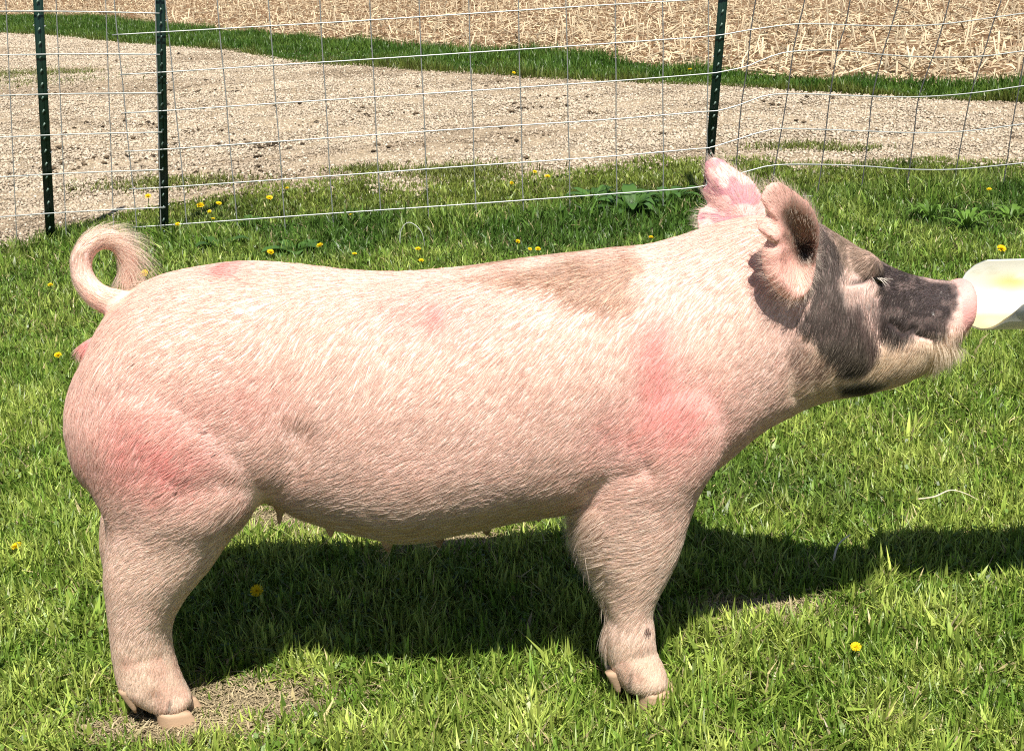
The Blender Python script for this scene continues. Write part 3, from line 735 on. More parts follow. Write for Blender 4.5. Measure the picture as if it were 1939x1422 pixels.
# ------------------------------------------------------------------ fence
GA, GB = on_ground(310, 455), on_ground(1340, 400)
fd = (GB - GA)[:2]; fd /= np.linalg.norm(fd); fn = np.array([-fd[1], fd[0]])
def on_fence(px, py, off=0.0):
    d = rays(px, py); t = ((GA[:2] @ fn) - off) / (d[..., :2] @ fn)
    return np.stack([d[..., 0] * t, d[..., 1] * t, HC + d[..., 2] * t], -1)
def interp_curve(pts, n=60):
    pts = np.array(pts, float); xs = np.linspace(pts[0, 0], pts[-1, 0], n)
    t = np.interp(xs, pts[:, 0], np.arange(len(pts))); r = resample(pts, 400)
    return np.stack([xs, np.interp(xs, r[:, 0], r[:, 1])], -1)
rows = {
 'B': [(212, 67), (315, 61), (500, 50.5), (650, 42), (900, 26), (1100, 13), (1319, 0), (1356, -4), (1430, -17), (1520, -25), (1610, -23), (1700, -22), (1790, -25), (1940, -45), (2120, -62)],
 'C': [(227, 142), (315, 137), (650, 116), (850, 103), (1050, 90), (1239, 77), (1356, 68), (1422, 57), (1513, 46), (1605, 48), (1693, 50), (1788, 46), (1939, 26), (2120, 5)],
 'D': [(230, 215), (315, 210), (650, 188), (900, 172), (1150, 155), (1330, 141), (1363, 137), (1415, 126), (1458, 108), (1502, 98), (1586, 96), (1671, 104), (1766, 109), (1861, 107), (1939, 97), (2120, 75)],
 'E': [(236, 287), (315, 283), (650, 260), (900, 243), (1150, 227), (1320, 213), (1360, 210), (1404, 198), (1444, 183), (1491, 178), (1572, 180), (1652, 183), (1740, 184), (1839, 177), (1939, 163), (2120, 138)],
 'F': [(245, 358), (315, 355), (650, 332), (900, 314), (1150, 297), (1310, 283), (1345, 280), (1400, 263), (1447, 249), (1480, 244), (1564, 246), (1645, 249), (1733, 252), (1824, 249), (1939, 235), (2120, 210)],
 'G': [(250, 431), (310, 427), (650, 403), (900, 386), (1150, 368), (1319, 355), (1365, 340), (1418, 324), (1468, 313), (1556, 312), (1637, 315), (1722, 321), (1811, 321), (1908, 312), (1960, 306), (2120, 285)],
 'H': [(255, 500), (310, 494), (650, 469), (820, 457), (965, 448), (1150, 435), (1320, 422), (1400, 398), (1470, 376), (1539, 372), (1641, 377), (1751, 382), (1839, 381), (1939, 373), (2120, 352)]}
top = np.array(rows['B'], float)
rows['A'] = [(a, b_ - 73) for a, b_ in rows['B']]
rows['A0'] = [(a, b_ - 146) for a, b_ in rows['B']]
rows['A1'] = [(a, b_ - 219) for a, b_ in rows['B']]
WIRE_R = .0026
wf = empty('wire_fence', tuple(GA))
for key, pts in rows.items():
    h = MB(); c_ = interp_curve(pts, 90); h.tube(on_fence(c_[:, 0], c_[:, 1]), WIRE_R, 6); h.V = [v - GA for v in h.V]
    link('horizontal_wire', h.mesh('horizontal_wire', True, False), M_wire, wf)
cols = [((216, 0), (260, 440)), ((313, 0), (359, 475)), ((411, 0), (453, 470)), ((508, 0), (543, 465)), ((605, 0), (633, 462)), ((700, 0), (723, 458)), ((793, 0), (813, 450)), ((887, 0), (903, 445)), ((981, 0), (992, 440)), ((1072, 0), (1080, 434)),
        ((1165, 0), (1168, 428)), ((1255, 0), (1256, 420)), ((1342, 0), (1337, 415))]
wav = [[(1440, -73), (1431, 0), (1422, 57), (1415, 126), (1404, 198), (1398, 263), (1393, 330), (1385, 400)], [(1535, -73), (1524, 0), (1513, 46), (1502, 98), (1491, 178), (1480, 244), (1468, 313), (1456, 378)], [(1625, -73), (1610, 0), (1601, 48), (1586, 96), (1572, 180), (1564, 246), (1556, 312), (1547, 372)],
       [(1716, -73), (1702, 0), (1688, 50), (1671, 104), (1652, 183), (1645, 249), (1637, 315), (1628, 377)], [(1816, -73), (1798, 0), (1786, 46), (1766, 109), (1740, 184), (1731, 252), (1722, 321), (1713, 382)],
       [(1915, -73), (1896, 0), (1884, 34), (1861, 107), (1839, 177), (1824, 249), (1811, 321), (1802, 384)], [(2010, -75), (1990, 0), (1960, 23), (1942, 97), (1930, 165), (1917, 237), (1906, 312), (1895, 375)], [(2100, -75), (2080, 0), (2060, 12), (2040, 85), (2022, 152), (2008, 225), (1995, 300), (1980, 372)]]
for c_ in cols:
    (x0, y0), (x1, y1) = c_; sl = (x1 - x0) / (y1 - y0)
    pts = [(x0 + sl * yy, yy) for yy in np.linspace(-225, y1 + 5, 30)]
    h = MB(); P_ = np.array(pts); jit = .0012 * np.sin(np.linspace(0, 20, 30) + x0); P_[:, 0] += jit * 400
    h.tube(on_fence(P_[:, 0], P_[:, 1], -.004), WIRE_R * .9, 6); h.V = [v - GA for v in h.V]
    link('vertical_wire', h.mesh('vertical_wire', True, False), M_wire2, wf)
for c_ in wav:
    c_ = [(c_[0][0] * 2 - c_[1][0] + 6, -150), ] + c_
    r_ = resample(np.array(c_, float), 40); h = MB(); h.tube(on_fence(r_[:, 0], r_[:, 1], -.004), WIRE_R, 6); h.V = [v - GA for v in h.V]
    link('vertical_wire', h.mesh('vertical_wire', True, False), M_wire3, wf)
tag(wf, 'wide galvanised wire grid fence behind the pig, bowed right of the last post', 'wire fence')
wp = empty('wire_fence', tuple(on_ground(120, 470)))
o_ = np.array(wp.location); OFF = .05
for (x0, y0), (x1, y1) in [((-130, 27 - 84), (299, -52)), ((-130, 24), (302, 26)), ((-130, 109), (303, 104)), ((-130, 187), (305, 177)), ((-130, 268), (307, 251)), ((-130, 345), (309, 322)), ((-130, 422), (313, 393)), ((-130, 499), (310, 462))]:
    t = np.linspace(0, 1, 20); h = MB(); h.tube(on_fence(x0 + (x1 - x0) * t, y0 + (y1 - y0) * t - 3 * np.sin(t * 3.14), OFF), WIRE_R, 6); h.V = [v - o_ for v in h.V]
    link('horizontal_wire', h.mesh('horizontal_wire', True, False), M_wire, wp)
for (x0, x1) in ((-84, -60), (11, 33), (106, 127), (200, 217), (294, 306)):
    t = np.linspace(-.3, 1, 20); h = MB(); h.tube(on_fence(x0 + (x1 - x0) * t, 480 * t, OFF - .004), WIRE_R * .8, 6); h.V = [v - o_ for v in h.V]
    link('vertical_wire', h.mesh('vertical_wire', True, False), M_wire2, wp)
tag(wp, 'shorter wire grid panel overlapping the long fence, fixed to the leftmost post', 'wire panel')

def t_post(top_px, bot_px, off, label):
    a = np.array(on_fence(*bot_px, off)); b_ = np.array(on_fence(*top_px, off)); d = (b_ - a) / np.linalg.norm(b_ - a)
    base = a - d * (a[2] / d[2] + .05)
    root = empty('fence_post', tuple(base))
    X_ = Vector((fd[0], fd[1], 0)); Zd = Vector(d); Y_ = Zd.cross(X_).normalized(); X_ = Y_.cross(Zd).normalized()
    Mx = Matrix((X_, Y_, Zd)).transposed().to_4x4()
    h = MB(); LEN = 1.62
    h.box((-.019, -.002, 0), (.019, .0025, LEN), Mx); h.box((-.0022, .0025, 0), (.0022, .034, LEN - .001), Mx); h.box((-.0035, -.0055, .0), (.0035, -.002, LEN - .002), Mx)
    link('post_shaft', h.mesh('post_shaft', False, False), M_post, root)
    s = MB()
    for k in range(int(LEN / .053)):
        z = .03 + .053 * k
        Mk = Mx @ Matrix.Translation((0, 0, z)) @ Matrix.Rotation(.45, 4, 'Y')
        s = MB(); s.box((-.003, -.0105, -.008), (.003, -.0055, .008), Mk); link('stud', s.mesh('stud', False, False), M_stud, root)
    for k in range(5):
        c = MB()
        z = .2 + .155 * k * 1.6
        P_ = np.array([(-.021, -.008, 0), (-.023, .004, .002), (-.012, .012, .004), (.012, .012, .004), (.023, .004, .002), (.021, -.008, 0)]) + [0, 0, z]
        c.tube(P_ @ np.array(Mx.to_3x3()).T, .0017, 6)
        link('wire_clip', c.mesh('wire_clip', True, False), M_wire, root)
    tag(root, label, 'fence post', 'green metal fence posts')
t_post((72, 0), (97, 470), -.012 + .05, 'dark green steel T post standing above the pig tail, furthest left')
t_post((304, 0), (311, 450), -.012, 'dark green steel T post where the two wire panels overlap, above the pig rump')
t_post((1369, 0), (1344, 300), -.012, 'dark green steel T post directly behind the pig ears, leaning slightly')

# ------------------------------------------------------------------ grass
def blades(name, X, Y, Z, Ht, Wd, lean, az, col, label, m=M_grass, bend=.5):
    n = len(X); b0 = np.stack([X, Y, Z], -1)
    dirh = np.stack([np.cos(az), np.sin(az), 0 * az], -1)
    face = az + np.pi / 2 + R.normal(0, .6, n); sd = np.stack([np.cos(face), np.sin(face), 0 * face], -1) * (Wd / 2)[:, None]
    up = np.array([0, 0, 1.0])
    hv = np.cos(lean); hh = np.sin(lean)
    p1 = b0 + up * (Ht * .55 * (.5 + .5 * hv))[:, None] + dirh * (Ht * .5 * hh * .6)[:, None]
    p2 = b0 + up * (Ht * hv)[:, None] + dirh * (Ht * hh)[:, None]
    Vb = np.stack([b0 - sd, b0 + sd, p1 - sd * .85, p1 + sd * .85, p2], 1).reshape(-1, 3)
    i = np.arange(n) * 5
    q = np.stack([i, i + 1, i + 3, i + 2], -1); t = np.stack([i + 2, i + 3, i + 4], -1)
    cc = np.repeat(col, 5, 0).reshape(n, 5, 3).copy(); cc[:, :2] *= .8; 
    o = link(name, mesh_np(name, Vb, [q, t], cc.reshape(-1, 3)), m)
    tag(o, label, 'grass', kind='stuff'); return o
leg_c = [(*prof(305, 1350, .10)[:2], .048), (*prof(1215, 1305, .10)[:2], .045), (*prof(270, 1210, -.11)[:2], .06), (*prof(1190, 1172, -.11)[:2], .06)]
bare = [(440, 1335, .15, .065), (545, 990, .13, .07), (1420, 1165, .13, .05), (330, 1390, .16, .05), (850, 1040, .16, .05)]
bare = [(*on_ground(a, b_)[:2], rx * .85, ry * .8) for a, b_, rx, ry in bare]
def bare_f(X, Y):
    f = 0 * X
    for bx, by, rx, ry in bare: f = np.maximum(f, np.exp(-((X - bx) / rx) ** 2 - ((Y - by) / ry) ** 2))
    return f
fence_y = lambda X: GA[1] + (X - GA[0]) * fd[1] / fd[0]
def lawn(n, y0, y1, margin, wmul, s):
    Y = y0 + (y1 - y0) * R.random(n); half = .42 * Y * 1.02 + margin
    X = (R.random(n) * 2 - 1) * half
    wgt = half / half.max(); k = R.random(n) < wgt
    X, Y = X[k], Y[k]
    tx_ = np.floor(X / .03), np.floor(Y / .03)                        # gather into tufts
    cxn = (tx_[0] + .5 + (_h(tx_[0].astype(int), tx_[1].astype(int), 1, 3) - .5)) * .03; cyn = (tx_[1] + .5 + (_h(tx_[0].astype(int), tx_[1].astype(int), 2, 5) - .5)) * .03
    pull = .45 * _h(tx_[0].astype(int), tx_[1].astype(int), 4, 9)
    X = X + (cxn - X) * pull; Y = Y + (cyn - Y) * pull
    k = (Y < near_edge(X) + (fbm(X * 2.5, Y * 2.5, 31) - .5) * .45) & (R.random(len(X)) > bare_f(X, Y) * .62)
    for lx, ly, lr in leg_c: k &= np.hypot((X - lx), (Y - ly)) > lr
    k &= R.random(len(X)) < .55 + .9 * (fbm(X * 5, Y * 5, 12, 3))
    X, Y = X[k], Y[k]; n = len(X)
    fy = fence_y(X); nearf = np.exp(-((Y - fy + .05) / .28) ** 2)
    past = smooth(0, .4, Y - fy)
    nz = fbm(X * 3.1, Y * 3.1, 41); nf = fbm(X * 11, Y * 11, 43)
    Ht = (.030 + .026 * nf + .018 * nz) * (.6 + .7 * R.random(n))
    Ht *= 1 + (.55 + .45 * smooth(-.9, -.3, X)) * nearf * (.3 + nz) - .15 * past
    Ht *= .90 - .06 * smooth(3.0, 4.0, Y)
    Ht *= 1 - .5 * bare_f(X, Y)
    tuft = _h(np.floor(X / .03).astype(int), np.floor(Y / .03).astype(int), 7, 1)
    taz = _h(np.floor(X / .045).astype(int), np.floor(Y / .045).astype(int), 8, 2) * 6.283
    az = taz + R.normal(0, 1.5, n); lean = np.clip(.5 + .45 * R.normal(0, 1, n) + .4 * nz * tuft, .02, 1.4)
    Wd = (.0026 + .0030 * R.random(n)) * wmul
    big = R.random(n) < .03 + .10 * nearf; Wd[big] *= 2.2; Ht[big] *= 1.2
    c1 = np.array([.15, .265, .03]); c2 = np.array([.48, .56, .12]); c3 = np.array([.06, .14, .018])
    f = np.clip(1.5 * (nf - .25) + .35 * (tuft - .5) + .25 * R.normal(0, 1, n), 0, 1)
    C = c1 + (c2 - c1) * f[:, None]
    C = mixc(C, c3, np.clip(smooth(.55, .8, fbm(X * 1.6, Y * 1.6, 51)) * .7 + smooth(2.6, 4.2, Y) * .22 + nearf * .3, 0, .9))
    C = mixc(C, (.17, .19, .03), past * .45)
    dry = R.random(n) < .07 + .55 * bare_f(X, Y) + .10 * smooth(.6, .8, fbm(X * 4, Y * 4, 61)) * (Y < 3)
    C[dry] = np.array([.48, .40, .20]) * (.6 + .6 * R.random(dry.sum()))[:, None]
    lean[dry] = np.clip(lean[dry] + .5, 0, 1.5)
    C *= (.45 + 1.05 * R.random(n) ** 1.2)[:, None]
    return X, Y, gz(X, Y) - .003, Ht, Wd, lean, az, C
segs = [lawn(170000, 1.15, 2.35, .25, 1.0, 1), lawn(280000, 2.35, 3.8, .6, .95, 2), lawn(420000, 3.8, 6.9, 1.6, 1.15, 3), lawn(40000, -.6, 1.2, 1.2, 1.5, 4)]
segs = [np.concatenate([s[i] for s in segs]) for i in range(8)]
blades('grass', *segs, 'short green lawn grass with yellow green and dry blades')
def clover(n):
    Y = 1.2 + 4.6 * R.random(n) ** 1.2; X = (R.random(n) * 2 - 1) * (.43 * Y + .4)
    k = (fbm(X * 2.3, Y * 2.3, 101, 3) + .3 * R.random(n) > .66) & (bare_f(X, Y) < .12) & (Y < near_edge(X) - .1); X, Y = X[k], Y[k]; n = len(X)
    for lx, ly, lr in leg_c:
        k = np.hypot(X - lx, Y - ly) > lr + .02; X, Y = X[k], Y[k]
    n = len(X); L = .005 + .009 * R.random(n); az = R.random(n) * 6.283; tl2 = R.normal(0, .45, n)
    d = np.stack([np.cos(az), np.sin(az), np.sin(tl2)], -1) * L[:, None]; s_ = np.stack([-np.sin(az), np.cos(az), R.normal(0, .4, n)], -1) * (L * .42)[:, None]
    c0 = np.stack([X, Y, gz(X, Y) + .008 + .026 * R.random(n)], -1)
    Vv = np.stack([c0, c0 + d * .45 - s_, c0 + d, c0 + d * .45 + s_], 1).reshape(-1, 3); i = np.arange(n) * 4
    C = np.array([.13, .22, .035]) * (.35 + 1.0 * R.random(n))[:, None]
    tag(link('ground_cover', mesh_np('ground_cover', Vv, [np.stack([i, i + 1, i + 2, i + 3], -1)], np.repeat(C, 4, 0)), M_leaf), 'small rounded clover and weed leaves mixed into the lawn', 'clover', kind='stuff')
clover(60000)
# bare patches: straw thatch
bx = []
for cx_, cy_, rx, ry in bare:
    n = int(5200 * rx * ry / .01)
    bx.append(np.stack([cx_ + R.normal(0, rx * .8, n), cy_ + R.normal(0, ry * .8, n)], -1))
bx = np.concatenate(bx); k = np.ones(len(bx), bool)
for lx, ly, lr in leg_c: k &= np.hypot(bx[:, 0] - lx, bx[:, 1] - ly) > lr * .85
bx = bx[k]; n = len(bx)
blades('dry_thatch', bx[:, 0], bx[:, 1], gz(bx[:, 0], bx[:, 1]) + .002, .02 + .03 * R.random(n), .0016 + .0016 * R.random(n), 1.2 + .3 * R.random(n), R.random(n) * 6.283,
       np.array([.46, .37, .22]) * (.4 + .8 * R.random(n))[:, None], 'matted dry straw in the worn spots of the lawn', M_straw)
# far verge strip
def verge(n):
    X = -12 + 19 * R.random(n); l, f = lane_far(X), field_edge(X); Y = l - .12 + (f - l + .22) * R.random(n)
    nz = fbm(X * 1.4, Y * 1.4, 71); Y += (fbm(X * 2, Y * 0, 72) - .5) * .3
    Ht = .04 + .12 * smooth(.35, .7, nz) * R.random(n) + .05 * smooth(.5, 1, (Y - l) / (f - l)) * R.random(n)
    C = np.array([.06, .135, .014]) + np.array([.10, .11, .02]) * (smooth(.3, .7, fbm(X * 5, Y * 5, 75)) * R.random(n))[:, None]
    C = mixc(C, (.14, .15, .03), smooth(.12, -.05, (Y - l) / (f - l)) * .7)
    C *= (.7 + .6 * R.random(n))[:, None]
    return X, Y, gz(X, Y) + 0 * X, Ht, (.006 + .004 * R.random(n)), np.abs(R.normal(.4, .3, n)), R.random(n) * 6.28, C
blades('verge_grass', *verge(120000), 'dark green grass strip between the gravel lane and the corn stubble')
# weedy green patches in the lane, lower left and elsewhere
def patches():
    out = []
    for px, py, rx, ry, n in ((0, 145, .9, .35, 2600), (130, 140, .35, .16, 500), (60, 160, .9, .3, 900), (870, 332, .32, .16, 2600), (690, 330, .2, .08, 700), (1510, 283, .28, .1, 700), (1610, 288, .2, .06, 300), (330, 355, .5, .12, 1500)):
        c = on_ground(px, py); a = R.normal(0, .5, (n, 2)); out.append(np.stack([c[0] + a[:, 0] * rx, c[1] + a[:, 1] * ry * 1.6], -1))
    P = np.concatenate(out); n = len(P); X, Y = P[:, 0], P[:, 1]
    C = np.array([.16, .19, .035]) * (.6 + .7 * R.random(n))[:, None]
    return X, Y, gz(X, Y) + .012, .02 + .03 * R.random(n), .004 + .002 * R.random(n), .8 * R.random(n) + .3, R.random(n) * 6.28, C
blades('sparse_grass', *patches(), 'thin weedy grass growing through the pale gravel')

# ------------------------------------------------------------------ gravel stones and dark crumbs
def stones(name, X, Y, S, C, label, z=.012, flat=.6):
    n = len(X)
    base = np.array([(1, 0, 0), (-1, 0, 0), (0, 1, 0), (0, -1, 0), (0, 0, 1), (0, 0, -.6)], float)
    Vv = base[None] * (1 + .35 * R.normal(0, 1, (n, 6, 1))).clip(.4, 1.7) * S[:, None, None] * np.array([1, 1, flat])
    a = R.random(n) * 6.283; c, s = np.cos(a)[:, None], np.sin(a)[:, None]
    x_ = Vv[..., 0] * c - Vv[..., 1] * s; y_ = Vv[..., 0] * s + Vv[..., 1] * c
    Vv = np.stack([x_ + X[:, None], y_ + Y[:, None], Vv[..., 2] + (gz(X, Y) + z + .15 * S)[:, None]], -1)
    f = np.array([(0, 2, 4), (2, 1, 4), (1, 3, 4), (3, 0, 4), (2, 0, 5), (1, 2, 5), (3, 1, 5), (0, 3, 5)])
    F_ = (np.arange(n)[:, None, None] * 6 + f[None]).reshape(-1, 3)
    o = link(name, mesh_np(name, Vv.reshape(-1, 3), [F_], np.repeat(C, 6, 0)), M_stone)
    return tag(o, label, 'gravel', kind='stuff')
n = 640000
u = R.random(n) ** 1.5
X = (R.random(n) * 2 - 1); l0 = 5.0 + 20 * u; X = X * (.42 * l0 + 3.0); Y = l0
k = (Y > near_edge(X) - .35) & (Y < lane_far(X) + .1); X, Y = X[k], Y[k]; n = len(X)
k = R.random(n) < smooth(-.35, .25, Y - near_edge(X)); X, Y = X[k], Y[k]; n = len(X)
tone = fbm(X * .9, Y * 1.6, 81); C = np.array([.49, .405, .30]) * (.62 + .55 * R.random(n))[:, None]
C = mixc(C, (.24, .18, .12), smooth(.45, .75, tone) * .75 * (R.random(n) < .85))
C *= (.85 + .3 * fbm(X * 3, Y * 8, 83))[:, None]
w_ = R.random(n) < .07; C[w_] = (.60, .52, .40)
stones('gravel', X, Y, (.004 + .006 * R.random(n) ** 2) * (1 + .06 * Y), C, 'pale crushed stone covering the lane behind the fence')
# dark crumbs of dried mud
cx_, cy_ = [], []
for px, py, r_, m_ in ((495, 283, .12, 26), (110, 290, .1, 12), (300, 242, .1, 9), (370, 255, .12, 12), (715, 222, .1, 9), (750, 284, .12, 8), (1010, 210, .14, 18), (1130, 218, .04, 6), (1012, 266, .05, 6), (780, 220, .06, 6), (1265, 258, .03, 6), (850, 165, .2, 14), (660, 212, .15, 8), (1050, 190, .15, 8), (420, 175, .25, 16), (370, 110, .2, 12), (480, 325, .2, 14), (1480, 200, .15, 9), (1520, 236, .05, 5), (60, 318, .7, 60), (140, 320, .5, 60), (230, 240, .3, 16), (170, 170, .3, 16), (350, 180, .3, 16), (590, 240, .2, 14)):
    c = on_ground(px, py); cx_.append(c[0] + R.normal(0, r_, m_)); cy_.append(c[1] + R.normal(0, r_ * .8, m_))
m_ = 150; yy = 6 + 9 * R.random(m_); cx_.append((R.random(m_) * 2 - 1) * .45 * yy); cy_.append(yy)
X = np.concatenate(cx_); Y = np.concatenate(cy_); k = (Y > near_edge(X) + .1) & (Y < lane_far(X) - .1); X, Y = X[k], Y[k]; n = len(X)
stones('mud_crumbs', X, Y, .007 + .018 * R.random(n) ** 2, np.array([.09, .065, .04]) * (.5 + R.random(n))[:, None], 'dark crumbs of dried mud scattered over the pale gravel', .02, .5)

# ------------------------------------------------------------------ corn stubble
def stubble():
    mb = MB()
    def band(n):
        t = R.random(n) ** 1.5
        D_ = 7.5 + 42 * t; X = (R.random(n) * 2 - 1) * (.43 * D_ + 1.2); return X, D_
    # lying and leaning stalk pieces
    X, Y = band(28000); k = Y > field_edge(X) + .02; X, Y = X[k], Y[k]; n = len(X)
    L = .04 + .24 * R.random(n) ** 2.2; az = R.random(n) * 6.283; el = np.abs(R.normal(0, .22, n)); up_ = R.random(n) < .16; el[up_] = 1.0 + .55 * R.random(up_.sum()); L[up_] = .08 + .14 * R.random(up_.sum())
    d = np.stack([np.cos(az) * np.cos(el), np.sin(az) * np.cos(el), np.sin(el)], -1)
    r = .0035 + .008 * R.random(n) ** 1.7
    z = gz(X, Y) + .025 + .03 * R.random(n) * ~up_
    p0 = np.stack([X, Y, z], -1); p1 = p0 + d * L[:, None]
    a = np.cross(d, [0, 0, 1.0]); a[up_] = [1, 0, 0]; a /= np.linalg.norm(a, axis=1)[:, None] + 1e-9; b = np.cross(d, a)
    kk = 5; an = np.arange(kk) * 2 * np.pi / kk
    ring = a[:, None] * np.cos(an)[None, :, None] + b[:, None] * np.sin(an)[None, :, None]
    V0 = p0[:, None] + ring * r[:, None, None]; V1 = p1[:, None] + ring * (r * .85)[:, None, None]
    Vv = np.concatenate([V0, V1, p1[:, None]], 1).reshape(-1, 3)
    j = np.arange(kk); q = np.stack([j, (j + 1) % kk, kk + (j + 1) % kk, kk + j], -1); t = np.stack([kk + j, kk + (j + 1) % kk, np.full(kk, 2 * kk)], -1)
    base = (np.arange(n) * (2 * kk + 1))[:, None, None]
    C = np.array([.66, .53, .35]) * (.45 + .75 * R.random(n))[:, None]
    mb.add(Vv, (base + q).reshape(-1, 4), (base + t).reshape(-1, 3)); mb.C[-1] = np.repeat(C, 2 * kk + 1, 0)
    # husks and leaf strips
    X, Y = band(130000); k = (Y > field_edge(X) - .05) & (R.random(130000) < .1 + 1.3 * fbm(X * 1.1, Y * 1.1, 90, 4)); X, Y = X[k], Y[k]; n = len(X)
    L = (.03 + .13 * R.random(n) ** 1.6); wd = .005 + .012 * R.random(n); az = R.random(n) * 6.283; el = R.normal(.1, .35, n)
    d = np.stack([np.cos(az) * np.cos(el), np.sin(az) * np.cos(el), np.sin(el)], -1); s = np.stack([-np.sin(az), np.cos(az), R.normal(0, .6, n)], -1) * wd[:, None]
    p0 = np.stack([X, Y, gz(X, Y) + .035 + .02 * R.random(n)], -1); pm = p0 + d * (L * .5)[:, None] + np.stack([0 * L, 0 * L, .015 * R.random(n)], -1); p1 = p0 + d * L[:, None] + np.stack([0 * L, 0 * L, -.25 * L * R.random(n)], -1)
    Vv = np.stack([p0 - s * .4, p0 + s * .4, pm - s * .6, pm + s * .6, p1], 1).reshape(-1, 3); i = np.arange(n) * 5
    C = np.array([.62, .49, .31]) * (.45 + .8 * R.random(n))[:, None]
    C = mixc(C, (.27, .17, .10), (R.random(n) < .2) * .8)
    mb.add(Vv, np.stack([i, i + 1, i + 3, i + 2], -1), np.stack([i + 2, i + 3, i + 4], -1)); mb.C[-1] = np.repeat(C, 5, 0)
    tag(link('corn_stubble', mb.mesh('corn_stubble'), M_straw), 'cut corn stalks and pale husks littering the brown field', 'stubble', kind='stuff')
stubble()

# ------------------------------------------------------------------ dandelions
def dandelion_mesh(seed):
    r = np.random.default_rng(seed); h = MB()
    for ringi, (n, L, el) in enumerate(((22, .016, .25), (18, .0135, .6), (14, .010, .95), (8, .006, 1.3))):
        for k in range(n):
            a = 6.283 * (k + r.random() * .6) / n; e = el + r.normal(0, .08); d = np.array([math.cos(a) * math.cos(e), math.sin(a) * math.cos(e), math.sin(e)]); s = np.array([-math.sin(a), math.cos(a), 0]) * .0018
            p1 = d * L; h.add([s * -.5, s * .5, p1 + s * .8, p1 - s * .8], [(0, 1, 2, 3)])
    return h.mesh('flower_head', False, False)
heads = [dandelion_mesh(s) for s in (1, 2, 3)]
h = MB(); h.tube([(0, 0, 0), (.002, .001, .5), (0, 0, 1)], [.0022, .002, .0018], 6); stem_me = h.mesh('stem', True, False)
stem_me.materials.append(M_stem)
for m_ in heads: m_.materials.append(M_petal)
DL = [(276, 524, .05, 1.15, 'round yellow dandelion touching the tip hair of the curled tail'), (96, 546, .04, .7, 'small yellow dandelion in the lawn left of the curled tail'), (110, 681, .04, .8, 'ragged yellow dandelion left of the pink bump under the tail'),
      (33, 1045, .035, .8, 'pale yellow dandelion at the left picture edge level with the hock'), (487, 1130, .035, .9, 'dandelion inside the pig shadow beside the hind leg'), (510, 484, .06, 1.0, 'dandelion against the broad leaf weed above the rump, by the lone leaf'),
      (607, 472, .05, 1.05, 'largest dandelion between the broad leaf weed and the pig back'), (671, 487, .05, .7, 'small dandelion close above the dip of the back, third along'), (790, 478, .05, .85, 'dandelion just under the arched dry stem'),
      (800, 500, .045, .75, 'half hidden dandelion resting on the back line under the arched stem'), (1016, 479, .05, .8, 'right dandelion of the pair above the tan back patch'), (1004, 478, .05, .6, 'left dandelion of the pair above the tan back patch'), (976, 464, .05, .7, 'faded dandelion standing over the pair above the tan patch'),
      (385, 394, .07, 1.25, 'biggest dandelion of the cluster behind the wire, right of the middle post'), (413, 391, .07, 1.0, 'second dandelion of the cluster behind the wire'), (396, 406, .05, .7, 'low dandelion beneath the cluster behind the wire'), (405, 420, .05, .6, 'lowest faint dandelion beneath the cluster behind the wire'),
      (508, 380, .06, 1.15, 'dandelion pair like bloom up against the gravel edge, behind the wire'), (545, 362, .06, .7, 'dandelion at the rim of the gravel right of the wide bloom'), (281, 377, .07, 1.1, 'dandelion just left of the middle post, behind the wire ends'), (336, 430, .06, .8, 'dandelion at the foot of the middle post'),
      (1032, 340, .07, 1.1, 'dandelion at the gravel edge above the middle of the back'), (1012, 331, .06, .8, 'dandelion behind the one above the middle of the back'), (965, 352, .06, .75, 'dandelion left of the pair at the gravel edge'), (1895, 478, .055, 1.2, 'bright yellow dandelion above the white scoop'),
      (1877, 364, .06, .8, 'orange tinted dandelion behind the lowest wire at right'), (1626, 1235, .035, .65, 'lone dandelion in the sunny lawn right of the front hoof'), (668, 412, .05, .6, 'tiny dandelion under the lowest wire above the back'), (1232, 456, .05, .7, 'dandelion half hidden behind the shoulder line'), (974, 141, .05, 1.2, 'distant dandelion on the verge strip across the lane'), (1306, 135, .06, 1.3, 'distant dandelion on the verge strip left of the tall post')]
for i, (px, py, hh, s, lab) in enumerate(DL):
    p = on_ground(px, py, hh); zb = 0.0
    root = empty('dandelion', (p[0], p[1], zb)); root.rotation_euler = (R.normal(0, .06), R.normal(0, .06), R.random() * 6.28)
    fo = link('flower_head', heads[i % 3], None, root); fo.location = (0, 0, hh + .012); fo.scale = (s * .85, s * .85, s * (.6 + .5 * R.random())); fo.rotation_euler = (.2 + .5 * R.random(), R.normal(0, .15), -root.rotation_euler[2])
    so = link('stem', stem_me, None, root); so.scale = (1, 1, hh + .013)
    tag(root, lab, 'dandelion', 'yellow dandelions in the grass')

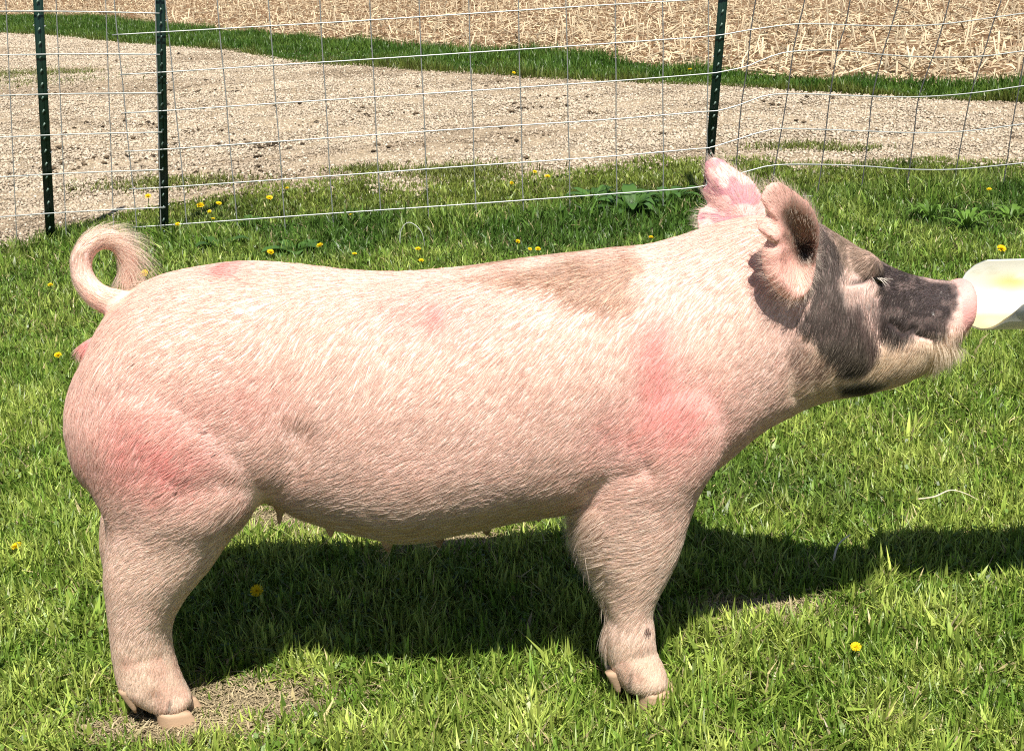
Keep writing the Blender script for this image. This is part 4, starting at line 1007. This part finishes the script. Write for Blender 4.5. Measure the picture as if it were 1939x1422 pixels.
# ------------------------------------------------------------------ broad leaved weeds
def weed(px, py, n, L, wd, label, col=(.07, .15, .03), up=.6, name='dock_plant'):
    p = on_ground(px, py); root = empty(name, (p[0], p[1], 0))
    for k in range(n):
        h = MB(); a = 6.283 * (k + R.random() * .7) / n; e = up * (.5 + .8 * R.random()); ll = L * (.6 + .5 * R.random()); m = 9; w2 = wd * (.7 + .5 * R.random())
        t = np.linspace(0, 1, m); d = np.array([math.cos(a), math.sin(a), 0]); s = np.array([-math.sin(a), math.cos(a), 0])
        Pm = d * (ll * np.cos(e) * t)[:, None] + np.array([0, 0, 1]) * (ll * (math.sin(e) * t * 1.25 - .75 * math.sin(e) * t ** 3))[:, None]
        ww = w2 * np.sin(np.pi * np.clip(t * .93 + .04, 0, 1)) ** .8 * (1 + .12 * np.sin(t * 19 + k))
        fold = .25 * ww
        rows_ = np.stack([Pm - s * ww[:, None] + [0, 0, 1] * fold[:, None], Pm, Pm + s * ww[:, None] + [0, 0, 1] * fold[:, None]], 1)
        i = np.arange(m - 1) * 3
        h.add(rows_.reshape(-1, 3), np.concatenate([np.stack([i, i + 1, i + 4, i + 3], -1), np.stack([i + 1, i + 2, i + 5, i + 4], -1)]), None, np.array(col) * (.7 + .6 * R.random()))
        link('leaf', h.mesh('leaf', True), M_leaf, root)
    tag(root, label, 'weed', 'broad leaved weeds along the fence')
weed(1195, 405, 22, .23, .026, 'large leafy dock plant at the fence foot behind the withers')
weed(1130, 392, 18, .20, .022, 'dark dock plant left of the large one, under the lowest wire')
weed(1265, 388, 16, .19, .022, 'leafy weed between the large dock plant and the far ear')
weed(560, 480, 9, .15, .034, 'low broad leaf weed beside dandelions above the rump', up=.35)
weed(420, 474, 8, .15, .028, 'single leafed weed between the tail and the rump dandelion', up=.5)
weed(480, 430, 7, .09, .018, 'small dark weed behind the lowest wire right of the middle post')
weed(1830, 436, 22, .15, .008, 'bright leafy clump right of the pig head, above the scoop', (.13, .24, .035), .9)
weed(1760, 420, 22, .15, .007, 'bright leafy clump above the pig brow, left of the scoop', (.13, .24, .035), .9)
weed(1915, 420, 18, .13, .009, 'bright leafy clump at the right picture edge by the low wire', (.13, .24, .035), .8)

# dry stems
def stem_obj(name, pts, r, label, col=(.62, .55, .38)):
    P_ = np.array(pts); o = P_[0].copy(); h = MB(); q = resample(P_ - o, 24); rr_ = r * (1 - .6 * np.linspace(0, 1, 24)); h.tube(q, rr_, 5, col)
    tag(link(name, h.mesh(name, True), M_straw, None, tuple(o)), label, 'dry stem')
def gp(px, py, z): p = on_ground(px, py, z); return p
a = gp(757, 470, .0); b2 = gp(800, 472, .0)
stem_obj('dry_stem', [a, a + [.01, 0, .07], (a + b2) / 2 + [0, 0, .105], b2 + [0, 0, .07], b2 + [.01, 0, .0]], .0022, 'pale dry stem arched over in the grass above the back', (.6, .62, .55))
stem_obj('dry_stem', [gp(1738, 945, .04), gp(1770, 940, .05), gp(1800, 928, .055), gp(1830, 935, .05), gp(1858, 950, .03)], .0022, 'long dry straw bent over the grass right of the pig, below the chin', (.72, .63, .42))
stem_obj('dry_stem', [gp(1582, 1088, .0), gp(1579, 1060, .03), gp(1588, 1030, .05), gp(1610, 1012, .06)], .003, 'pale curved stem in the head shadow right of the front leg', (.62, .58, .5))
